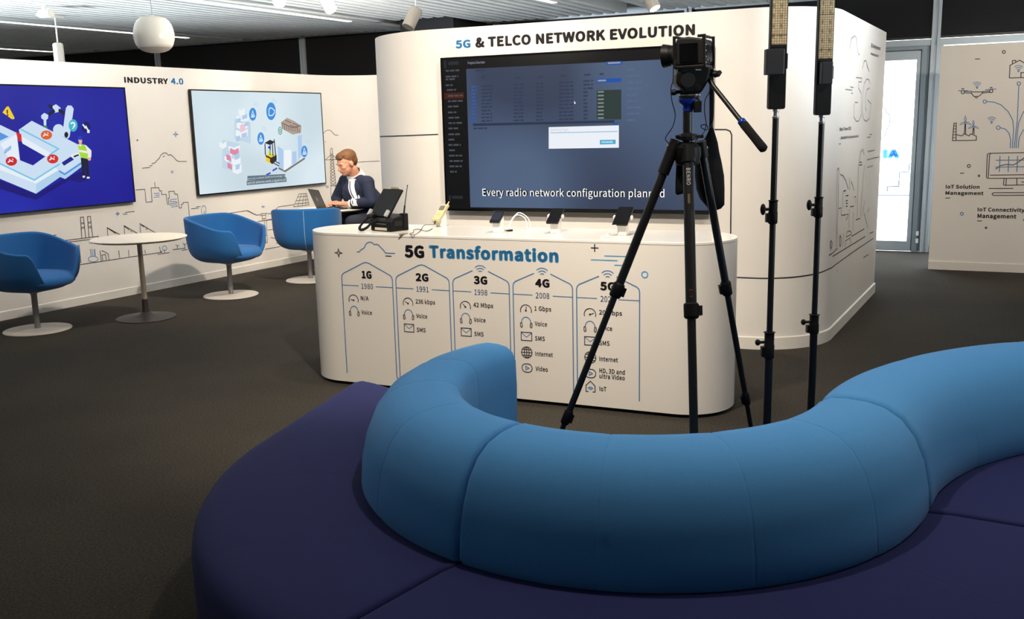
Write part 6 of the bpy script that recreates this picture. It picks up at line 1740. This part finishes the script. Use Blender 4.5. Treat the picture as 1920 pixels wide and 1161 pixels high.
def track_spot(label, a, b_, r_px, Y, lit, stem_at=0.25, top=BLACKP, M=PALE):
    p0, p1 = at(a[0], a[1], Y), at(b_[0], b_[1], Y - 0.06)
    d_ = (p1 - p0).normalized(); r_ = r_px * Y / FOC
    root = thing('track_spotlight', label, 'spotlight', p0.lerp(p1, 0.5), 0.0, 'white cylinder spotlights')
    k = MB(); k.tube([p0, p0 + d_ * 0.004, p1 - d_ * 0.004, p1], [r_ * 0.94, r_, r_, r_ * 0.96], n=32); k.build('cylinder', mat('spot_white', (190, 184, 174), 0.4), root, smooth=40)
    k = MB(); k.tube([p0 - d_ * 0.003, p0], r_ * 0.9, n=28); k.build('rear_cap', top, root, smooth=40)
    k = MB(); k.tube([p1, p1 + d_ * 0.002], r_ * 0.88, n=28); k.build('lens', LENS if lit else mat('dark_lens', (60, 58, 54), 0.3), root, smooth=40)
    s_ = p0.lerp(p1, stem_at)
    if stem_at == 0.0: s_ = p0 + Vector((0, 0, -0.03))
    k = MB(); k.tube([s_ + HZ * r_ * 0.6, Vector((s_.x, s_.y, CZ - 0.02))], 0.008, n=10); k.build('stem', WHITEP, root, smooth=50)
    k = MB(); obox(k, Vector((s_.x, s_.y, CZ)), (Vector((dA[0], dA[1], 0)), Vector((dB[0], dB[1], 0)), HZ), -0.11, 0.11, -0.018, 0.018, -0.03, 0.0); k.build('track_adapter', WHITEP, root, smooth=0, bevel=0.003)
track_spot('white cylinder spotlight aimed down, just above the left end of the tall wall', (781, 18), (765, 51), 11.5, 8.8, False, 0.05)
track_spot('white cylinder spotlight with glowing lens, left of the tall wall', (604, -12), (621, 20), 11.5, 8.8, True, 0.2)
track_spot('white cylinder spotlight pointing straight down at the top edge', (523, -24), (523.5, 9), 11.0, 8.8, True, 0.1)
track_spot('white cylinder spotlight with glowing lens above the wall heading', (1213, -14), (1228, 16), 11.5, 8.3, True, 0.2)
track_spot('white cylinder with black rim standing behind the left wall', (108.5, 83), (112.5, 120), 9.0, 11.4, False, 0.0, BLACKG)
cs = at(83, 26, 10.6)
dev = thing('ceiling_sensor', 'small white ceiling device beside the linear lamp at upper left', 'sensor', cs)
k = MB(); k.tube([cs + Vector((dB[0], dB[1], 0)) * -0.06 , cs + Vector((dB[0], dB[1], 0)) * 0.11], 0.042, n=24); k.build('housing', MATS['spot_white'], dev, smooth=40)
k = MB(); k.tube([cs - Vector((dB[0], dB[1], 0)) * 0.105, cs - Vector((dB[0], dB[1], 0)) * 0.06], [0.03, 0.04], n=20); k.build('sensor_eye', mat('sensor_grey', (90, 88, 84), 0.4), dev, smooth=40)
k = MB(); k.tube([cs, Vector((cs.x, cs.y, CZ + 0.02))], 0.02, n=12); k.build('mount', WHITEP, dev, smooth=40)
